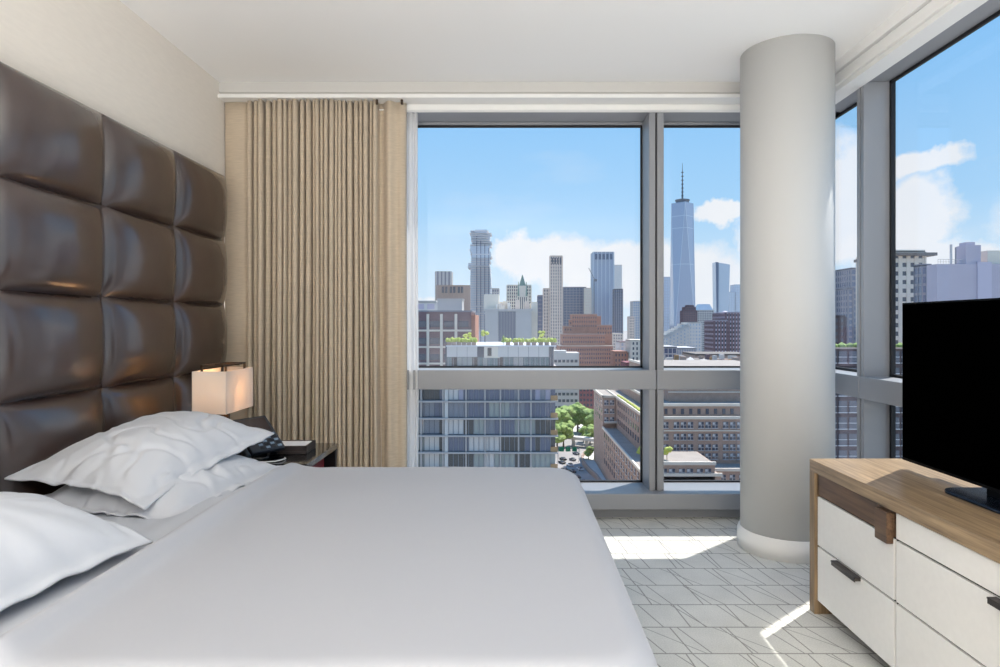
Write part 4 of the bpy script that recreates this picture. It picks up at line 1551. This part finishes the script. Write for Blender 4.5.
def clump(mb, cx, cy, cz, rx, ry, rz, seed, sub_=2):
    bm = bmesh.new()
    bmesh.ops.create_icosphere(bm, subdivisions=sub_, radius=1.0)
    n0 = len(mb.v)
    for q in bm.verts:
        p = q.co
        d = 1 + 0.38 * noise.noise(p * 2.3 + Vector((seed, seed * 1.7, 0)))
        mb.v.append((cx + p.x * rx * d, cy + p.y * ry * d, cz + p.z * rz * d))
    for q in bm.faces:
        mb.f.append(tuple(w.index + n0 for w in q.verts))
    bm.free()


zr = zf[0] + 0.1
ORD = ['first', 'second', 'third', 'fourth', 'fifth', 'sixth', 'seventh', 'eighth', 'ninth', 'tenth', 'eleventh', 'twelfth', 'thirteenth', 'fourteenth', 'fifteenth', 'sixteenth']
planters = [448.5, 453.5, 458.5, 463.5, 468.5, 473.5, 508, 516, 521, 528.5, 534, 541, 547, 553.5]
for i, px_ in enumerate(planters):
    xx = PX(px_, YC)
    pl = thing('roof_planter', 'planter with yellow-green shrub on the condominium roof, %s from the left' % ORD[i], 'planter', (xx, YC + 1.0, zr), 'planters along the roof edge')
    MB().box(-0.42, 0.42, -0.35, 0.35, 0.0, 0.62).build('pot', M_planter, pl, bevel=0.03)
    mb = MB()
    rs2 = random.Random(i)
    for q in range(3):
        clump(mb, -0.34 + 0.34 * q, rs2.uniform(-.1, .1), 0.85 + rs2.uniform(-.05, .22), 0.36, 0.36, 0.36 + rs2.uniform(0, .16), i * 3 + q, 2)
    mb.build('shrub', M_leafy, pl)
for px_, hh, nm, lb in ((503.5, 1.9, 'roof_conifer', 'small dark conifer in a pot on the condominium roof'), (467, 2.8, 'roof_tree', 'thin young tree on the left of the condominium roof'),
                        (485, 3.0, 'roof_tree', 'bare twiggy tree beside the condominium stair room'), (541.5, 2.8, 'roof_tree', 'leafy young tree near the right end of the condominium roof')):
    t_ = thing(nm, lb, 'tree', (PX(px_, YC + 4), YC + 4, zr))
    MB().tube([(0, 0, 0), (0.03, 0, hh * 0.5), (0, 0.02, hh * 0.8)], 0.05, 6).build('trunk', M_trunk, t_)
    mb = MB()
    if 'conifer' in nm:
        mb.lathe([(0.02, 0.4), (0.5, 0.45), (0.3, 1.0), (0.36, 1.02), (0.05, hh)], 0, 0, 10)
    else:
        for q in range(5):
            r2 = random.Random(q + int(px_))
            clump(mb, r2.uniform(-.5, .5), r2.uniform(-.3, .3), hh * 0.75 + r2.uniform(-.5, .4), .38, .38, .3, q + px_, 2)
    mb.build('foliage', M_leaf if 'conifer' in nm else M_leafy, t_)

# ---------------------------------------------------------------- brown brick loft building, right of the street
lo = thing('brick_loft_building', 'large brown brick loft building with terraces beside the street', 'building', (65, 260, GZ))
zA, zB, zC, zD = -46.6, -32.3, -28.2, -17.0
# (x0,x1,y0,y1,ztop)
lt = [(41.5, 66, 206, 300, zA), (47.5, 112, 232, 332, zB), (41.5, 48, 300, 334, zB), (53.5, 112, 236, 330, zC), (59, 112, 246, 330, zD), (46.5, 64, 206, 226, zA + 3.6), (66, 112, 222, 240, zA - 2)]
lb_ = MB()
for (a, b_, c, d_, z) in lt:
    lb_.box(a, b_, c, d_, GZ, z)
cpart(lo, 'brick_walls', lb_, M_brick)
for (a, b_, c, d_, z) in lt:
    cp_ = MB().box(a - 0.4, b_ + 0.3, c - 0.4, c + 0.3, z - 0.3, z + 0.7).box(a - 0.4, a + 0.3, c - 0.4, d_ + 0.3, z - 0.3, z + 0.7)
    cpart(lo, 'coping', cp_, M_cream)
    cpart(lo, 'roof_deck', MB().box(a + 0.4, b_ - 0.4, c + 0.4, d_ - 0.4, z, z + 0.12), M_roof)
cpart(lo, 'string_course', MB().box(47.3, 112, 231.6, 232.2, zB - 4.6, zB - 4.2), M_cream)
cpart(lo, 'string_course', MB().box(58.8, 112, 245.6, 246.2, zC + 3.6, zC + 4.0), M_cream)
M_sash = mat('window_sash', (206, 204, 204), 0.6)
fw = MB().box(-0.95, 0.95, -0.18, 0.1, -1.1, 1.1)
w_front = fw.mesh('window', M_win)
sash = MB().box(-1.0, 1.0, -0.24, 0.0, -0.06, 0.08).box(-0.07, 0.07, -0.24, 0.0, -1.1, 1.1).box(-1.1, 1.1, -0.3, 0, -1.25, -1.05).box(-0.9, -0.15, -0.22, 0, 0.2, 1.0).mesh('sash', M_sash)
w_small = MB().box(-0.55, 0.55, -0.18, 0.1, -1.0, 1.0).mesh('window', M_win)
L0 = lo.location


def loft_win(me, x, y, z, rz=0.0, withsash=True):
    o = link_mesh('window', me, lo, (x - L0.x, y - L0.y, z - L0.z), rot=(0, 0, rz))
    if withsash:
        link_mesh('sash', sash, o)


# front facade, five main rows
for r, z in enumerate((zB - 2.4, zB - 6.6, zB - 10.4, zB - 13.6)):
    for k in range(15):
        x = 49.5 + k * 2.5 + (k // 3) * 1.3
        if x > 88:
            break
        if z < zA + 2.2 and x < 65:
            continue
        loft_win(w_front, x, 232, z)
for k in range(9):
    loft_win(w_small, 61.5 + k * 3.6, 246, zC + 6.0, withsash=False)
    loft_win(w_small, 55.5 + k * 3.0, 236, zC - 2.2, withsash=False)
for k in range(6):
    for r in range(2):
        loft_win(w_front, 47.8 + k * 2.55 + (k // 2) * 0.6, 206, zA + 1.0 - 3.8 * r)
for k in range(10):
    loft_win(w_front, 68.5 + k * 3.2, 222, zA - 4.6)
# side facade facing the street
for r in range(4):
    for k in range(16):
        loft_win(w_front, 41.5, 210 + k * 5.6, zA - 2.2 - r * 3.9, -PI / 2, withsash=(k < 10))
for r in range(3):
    for k in range(12):
        loft_win(w_front, 47.5, 236 + k * 5.2, zB - 2.4 - r * 3.9, -PI / 2, withsash=False)
for r in range(3):
    for k in range(2):
        loft_win(w_front, 43.1 + k * 2.6, 300, zB - 2.6 - r * 3.9)
    for k in range(4):
        loft_win(w_front, 41.5, 304 + k * 7, zB - 2.6 - r * 3.9, -PI / 2, withsash=False)
cpart(lo, 'awning', MB().box(42.0, 48, 296.5, 300.2, zA + 2.6, zA + 3.2), M_cream)
hd = MB()
rs = random.Random(3)
for k in range(26):
    clump(hd, 48.3 + rs.uniform(-.3, .3), 234 + k * 2.5, zB + 0.9, 0.7, 1.0, 0.6, k, 1)
cpart(lo, 'roof_hedge', hd, M_leafy)
hd = MB()
for k in range(9):
    clump(hd, 47.2, 207.5 + k * 2.1, zA + 4.3, 0.8, 1.0, 0.6, k + 50, 1)
cpart(lo, 'terrace_hedge', hd, M_leafy)
for (x, y, z, lb2) in ((50.2, 212, zA + 3.6, 'yellow-green tree on the lower terrace of the brick loft'), (45.6, 232, zA, 'small green tree at the edge of the loft terrace')):
    t_ = thing('terrace_tree', lb2, 'tree', (x, y, z))
    MB().tube([(0, 0, 0), (0, 0, 2.2)], 0.12, 6).build('trunk', M_trunk, t_)
    mb = MB()
    for q in range(6):
        r2 = random.Random(q + int(x))
        clump(mb, r2.uniform(-.8, .8), r2.uniform(-.6, .6), 3 + r2.uniform(-1, 1.4), .9, .9, .8, q + x, 2)
    mb.build('crown', M_leafy, t_)

# ---------------------------------------------------------------- the street: paving, ramp wall, bridge, signs, cars, trees
def XYg(px, py, z=GZ):
    Y = (EYE - z) * F / (py - 324.0)
    return Vector((PX(px, Y), Y, z))


isl = [XYg(p, q) for p, q in ((601, 486), (596, 478), (588, 471), (583, 464), (582, 458), (586, 453.5), (592, 451), (600, 450), (612, 452), (620, 486))]
pl_ = MB().prism([(p.x, p.y) for p in isl], GZ, GZ + 0.4).build('paved_island', M_pave)
struct(pl_, 'pale paved island inside the curved road wall', 'pavement')
wl = MB()
cp = [XYg(p, q) for p, q in ((603, 488), (597, 479.5), (589, 472), (583.5, 465), (582, 458.5), (585.5, 454.5), (591.5, 453.2))]
for i in range(len(cp) - 1):
    a, b_ = cp[i], cp[i + 1]
    n_ = Vector((-(b_ - a).y, (b_ - a).x, 0)).normalized() * 0.5
    wl.prism([(a - n_)[:2], (b_ - n_)[:2], (b_ + n_)[:2], (a + n_)[:2]], GZ, GZ + 2.2)
ww = wl.build('curved_road_wall', M_planter)
tag(ww, 'low curved brown wall along the street ramp', 'wall')
plz = [XYg(p, q) for p, q in ((566, 437), (572, 425), (578, 420), (586, 421), (590, 425), (580, 432), (576, 438))]
pz = MB().prism([(p.x, p.y) for p in plz], GZ, GZ + 0.3).build('paved_path', M_pave)
struct(pz, 'pale paved path between the street trees', 'pavement')
br = thing('footbridge', 'pale concrete footbridge crossing the street far below', 'bridge', tuple(XYg(580, 444)))
a, b_ = XYg(570, 445.5), XYg(604, 449)
a.z = b_.z = GZ + 4.5
n_ = Vector((-(b_ - a).y, (b_ - a).x, 0)).normalized() * 2.5
cpart(br, 'deck', MB().prism([(a - n_)[:2], (b_ - n_)[:2], (b_ + n_)[:2], (a + n_)[:2]], GZ + 4.0, GZ + 5.6), M_pave)
for t_ in (0.1, 0.5, 0.9):
    p = a.lerp(b_, t_)
    cpart(br, 'pier', MB().box(p.x - 0.8, p.x + 0.8, p.y - 1.5, p.y + 1.5, GZ, GZ + 4.0), M_pave)
sg = thing('sign_gantry', 'road gantry carrying three green direction signs', 'road sign', tuple(XYg(568, 462)))
gy = XYg(568, 462).y
gx0, gx1 = PX(558, gy), PX(579, gy)
cpart(sg, 'beam', MB().box(gx0, gx1, gy - 0.15, gy + 0.15, GZ + 6.6, GZ + 7.0), M_steel)
for x in (gx0, gx1):
    cpart(sg, 'post', MB().box(x - 0.15, x + 0.15, gy - 0.15, gy + 0.15, GZ, GZ + 7), M_steel)
for c_ in (561.5, 568, 574.5):
    cpart(sg, 'sign_panel', MB().box(PX(c_ - 2.4, gy), PX(c_ + 2.4, gy), gy - 0.35, gy - 0.18, GZ + 5.4, GZ + 7.6), M_sign)

car_labels = ['small black car just past the green gantry signs', 'small black car at the left kerb below the gantry signs', 'small grey car in the right lane below the gantry signs',
              'black car on the street beside the corner of the bed', 'black car in the middle lane, ahead of the white one by the wall', 'black car close to the curved wall, second from the window sill', 'black car nearest the window sill beside the curved wall',
              'small grey car beyond the gantry, farthest one on the road', 'white car in the middle of the road below the gantry', 'white car parked on the path between the trees', 'white car next to the curved wall']
car_body = MB()
car_body.box(-0.9, 0.9, -2.2, 2.2, 0.35, 0.95)
car_cab = MB().frustum([(-0.82, -1.5), (0.82, -1.5), (0.82, 1.0), (-0.82, 1.0)], 0.95, [(-0.68, -1.1), (0.68, -1.1), (0.68, 0.5), (-0.68, 0.5)], 1.5)
wheels = MB()
for sx in (-0.85, 0.85):
    for sy in (-1.35, 1.35):
        pts_ = [(sx, sy + 0.34 * math.cos(k * PI / 5), 0.34 + 0.34 * math.sin(k * PI / 5)) for k in range(10)]
        wheels.add([(x - 0.1, y, z) for x, y, z in pts_] + [(x + 0.1, y, z) for x, y, z in pts_], [tuple(range(10)), tuple(range(19, 9, -1))] + [(k, (k + 1) % 10, 10 + (k + 1) % 10, 10 + k) for k in range(10)])
M_cars = [mat('car_paint_black', (28, 28, 32), 0.25), mat('car_paint_white', (226, 226, 226), 0.3), mat('car_paint_grey', (92, 94, 98), 0.3)]
cbm = [car_body.mesh('car_body', m) for m in M_cars]
ccm = car_cab.mesh('cabin', M_win)
whm = wheels.mesh('wheel_set', M_gasket)
for i, (px_, py_, ci, rz) in enumerate(((563, 460, 0, 0.5), (562, 463.5, 0, 0.5), (572.5, 460.5, 2, 0.4), (564.5, 470.5, 0, 0.4), (572.5, 472.5, 0, 0.4), (577, 478, 0, 0.4), (583.5, 483, 0, 0.3), (576, 454.5, 2, 0.5),
                                       (570, 466, 1, 0.45), (578.5, 429, 1, 0.2), (580, 470, 1, 0.35))):
    p = XYg(px_, py_)
    lb2 = car_labels[i]
    c_ = thing('street_car', lb2, 'car', tuple(p), 'cars on the street below', rot=(0, 0, rz))
    link_mesh('body', cbm[ci], c_)
    link_mesh('cabin', ccm, c_)
    link_mesh('wheels', whm, c_)

crowns = []
for q in range(3):
    mb = MB()
    r2 = random.Random(q + 31)
    for k in range(16):
        a = r2.uniform(0, 2 * PI)
        rr = r2.uniform(0, 3.6)
        clump(mb, rr * math.cos(a), rr * math.sin(a), 6.5 + r2.uniform(-2.2, 3.0) - rr * 0.25, 1.9, 1.9, 1.5, k * 2.1 + q, 2)
    crowns.append(mb.mesh('crown', M_leaf))
trk = MB().tube([(0, 0, 0), (0.1, 0, 3), (0, 0.1, 5.5)], [0.4, 0.3, 0.2], 8).mesh('trunk', M_trunk)
tree_spots = [(557, 449, 1.35), (563.5, 447, 1.4), (558, 438, 1.7), (564, 435, 1.7), (571, 433, 1.8), (577.5, 432.5, 1.8), (584, 432.5, 1.7), (590.5, 433.5, 1.6), (596, 436.5, 1.6), (590, 444, 1.1), (596.5, 446, 1.2),
              (583.5, 442, 0.8), (588.5, 460, 0.7)]
tree_where = ['nearest the condominium edge, first in front', 'second in front by the condominium', 'leftmost of the back row', 'second of the back row from the left', 'third of the back row from the left',
              'middle tree of the back row, before the pink building', 'fifth of the back row from the left', 'sixth of the back row from the left', 'at the loft building end of the back row', 'low one beside the footbridge',
              'beside the loft wall above the footbridge', 'smallest one on the path by the footbridge', 'alone inside the curved road wall']
for i, (px_, py_, s_) in enumerate(tree_spots):
    p = XYg(px_, py_)
    t_ = thing('street_tree', 'street tree far below, ' + tree_where[i], 'tree', tuple(p), 'street trees below', rot=(0, 0, i * 1.3))
    t_.scale = (s_, s_, s_)
    link_mesh('trunk', trk, t_)
    link_mesh('crown', crowns[i % 3], t_)

# ---------------------------------------------------------------- seen through the right-hand window
tower('stone_residential_tower', 'beige stone tower with rows of windows seen through right window', [(892, 924, 252, 300, 30)], M_win, M_cream, M_cream, 3.9, 3.6, 0.5, 0.5, 0.35)
c0 = list(o for o in bpy.data.objects if o.name == 'stone_residential_tower')[0]
cpart(c0, 'cornice', MB().box(PX(890, 300), PX(934, 300), 297.5, 332, PZ(256, 300), PZ(253, 300)), M_roofl)
tower('dark_strip_tower', 'dark glass strip building beside the beige stone tower', [(922, 931, 266, 262, 5)], M_winnavy, M_dgrey, M_dgrey, 3.6, 2.4, 0.2, 0.3, 0.15)
lv = thing('blank_walled_building', 'wide blank-walled building above the television with a painted lilac reflection', 'building', (PX(965, 240), 250, GZ))
cpart(lv, 'blank_wall', MB().box(PX(937, 240), PX(1060, 240), 240, 246, GZ, PZ(264, 240)), M_lav)  # violet reflection over this building put into the wall colour
cpart(lv, 'pale_reflection_zone', MB().box(PX(977, 240), PX(991, 240), 239.6, 240, GZ, PZ(262, 240)), M_lavp)  # paler pinkish zone of that reflection, painted as a strip
cpart(lv, 'lift_tower', MB().box(PX(963, 242), PX(978, 242), 240.5, 245.8, PZ(266, 240), PZ(245.5, 242)).box(PX(966.5, 242), PX(975, 242), 242, 246, PZ(245.5, 242), PZ(242, 242)), M_lav)
cpart(lv, 'chimney', MB().tube([(PX(951, 243), 243, PZ(265, 243)), (PX(951, 243), 243, PZ(244.5, 243))], 0.42, 8), M_grey)
cpart(lv, 'chimney', MB().tube([(PX(955.6, 243), 243, PZ(265, 243)), (PX(955.6, 243), 243, PZ(247.3, 243))], 0.25, 8), M_dgrey)
rl = MB()
for k in range(10):
    x = PX(938 + k * 2.7, 241)
    rl.box(x - 0.04, x + 0.04, 241, 241.1, PZ(264.5, 241), PZ(259.5, 241))
rl.box(PX(938, 241), PX(963, 241), 241, 241.1, PZ(259.6, 241), PZ(259.2, 241)).box(PX(938, 241), PX(963, 241), 241, 241.1, PZ(262, 241), PZ(261.7, 241))
cpart(lv, 'railing', rl, M_grey)
cpart(lv, 'roof_room', MB().box(PX(978, 246), PX(1060, 246), 241, 245.5, PZ(266, 240), PZ(252, 246)), M_cream)
tower('slate_tower', 'narrow dark slate tower between column and right mullion', [(851, 862, 269, 420, 20), (848, 853, 289, 418, 18)], M_winnavy, M_dgrey, M_dgrey, 3.8, 3, 0.4, 0.35, 0.2)
tower('brown_low_tower', 'low brown brick building glimpsed right of the column', [(822, 845, 317, 380, 20)], M_win, M_brickd, M_brickd, 3.8, 3, 0.6, 0.45, 0.2)
tower('grey_infill_building', 'grey low building behind the dark brick block at right', [(838, 880, 322, 450, 20)], M_win, M_grey, M_dgrey, 3.8, 3, 0.5, 0.45, 0.2)
db = thing('dark_brick_block', 'near dark brick block below the right-hand window', 'building', (PX(880, 130), 140, GZ))
YD = 130.0
xa, xb = PX(790, YD), PX(1010, YD)
cpart(db, 'brick_walls', MB().box(xa, xb, YD, YD + 26, GZ, PZ(349, YD)), M_brickd)
cpart(db, 'coping', MB().box(xa - 0.2, xb + 0.2, YD - 0.3, YD + 0.3, PZ(349, YD), PZ(347.5, YD)), M_brown)
dwm = MB().box(-0.8, 0.8, -0.15, 0.1, -1.15, 1.15).mesh('window', M_win)
dss = MB().box(-0.85, 0.85, -0.2, 0, -0.06, 0.06).box(-0.9, 0.9, -0.25, 0, -1.3, -1.12).mesh('sash', M_sash)
for r in range(8):
    for k in range(14):
        px_ = 832 + k * 10.5
        if px_ > 925:
            break
        o = link_mesh('window', dwm, db, (PX(px_, YD) - db.location.x, YD - db.location.y, PZ(357 + r * 16.5, YD) - GZ))
        link_mesh('sash', dss, o)
hd = MB()
for k in range(10):
    clump(hd, PX(838, YD) + k * 1.7, YD + 2, PZ(347, YD), 1.1, 1.0, 0.9, k + 80, 1)
cpart(db, 'roof_planting', hd, M_leaf)

# far low city filling the ground between the towers
rs = random.Random(21)
bpy.context.view_layer.update()
foot = []
for o in bpy.data.objects:
    if o.type == 'MESH' and o.matrix_world.translation.y > 90 or (o.parent and o.type == 'MESH' and o.parent.location.y > 300):
        cs = [o.matrix_world @ Vector(c) for c in o.bound_box]
        if max(c.y for c in cs) - min(c.y for c in cs) < 400:
            foot.append((min(c.x for c in cs) - 4, max(c.x for c in cs) + 4, min(c.y for c in cs) - 4, max(c.y for c in cs) + 4))
n_far = 0
for i in range(400):
    Y = rs.uniform(640, 2600)
    px_ = rs.uniform(120, 1200)
    w_ = rs.uniform(20, 55)
    top = rs.uniform(325, 333) if Y > 1000 else rs.uniform(336, 348)
    if 755 < px_ < 822:
        continue
    z1 = max(GZ + 15, PZ(top, Y))
    x = PX(px_, Y)
    fp = (x - w_ / 2, x + w_ / 2, Y - 1, Y + 31)
    if any(fp[0] < q[1] and fp[1] > q[0] and fp[2] < q[3] and fp[3] > q[2] for q in foot):
        continue
    foot.append((fp[0] - 4, fp[1] + 4, fp[2] - 4, fp[3] + 4))
    n_far += 1
    if n_far > 50:
        break
    t_ = thing('distant_block', 'distant low city block far beyond the nearer buildings', 'building', (x, Y, GZ), 'distant city blocks')
    MB().box(-w_ / 2, w_ / 2, 0, 30, 0, z1 - GZ).build('walls', (M_lime, M_grey, M_brown, M_cream, M_lav)[i % 5], t_)
    bd = MB()
    for k in range(int((z1 - GZ) / 4.5)):
        bd.box(-w_ / 2 + 1, w_ / 2 - 1, -0.3, 0.1, k * 4.5 + 1.6, k * 4.5 + 3.2)
    bd.build('window_bands', M_win, t_, kind='stuff')
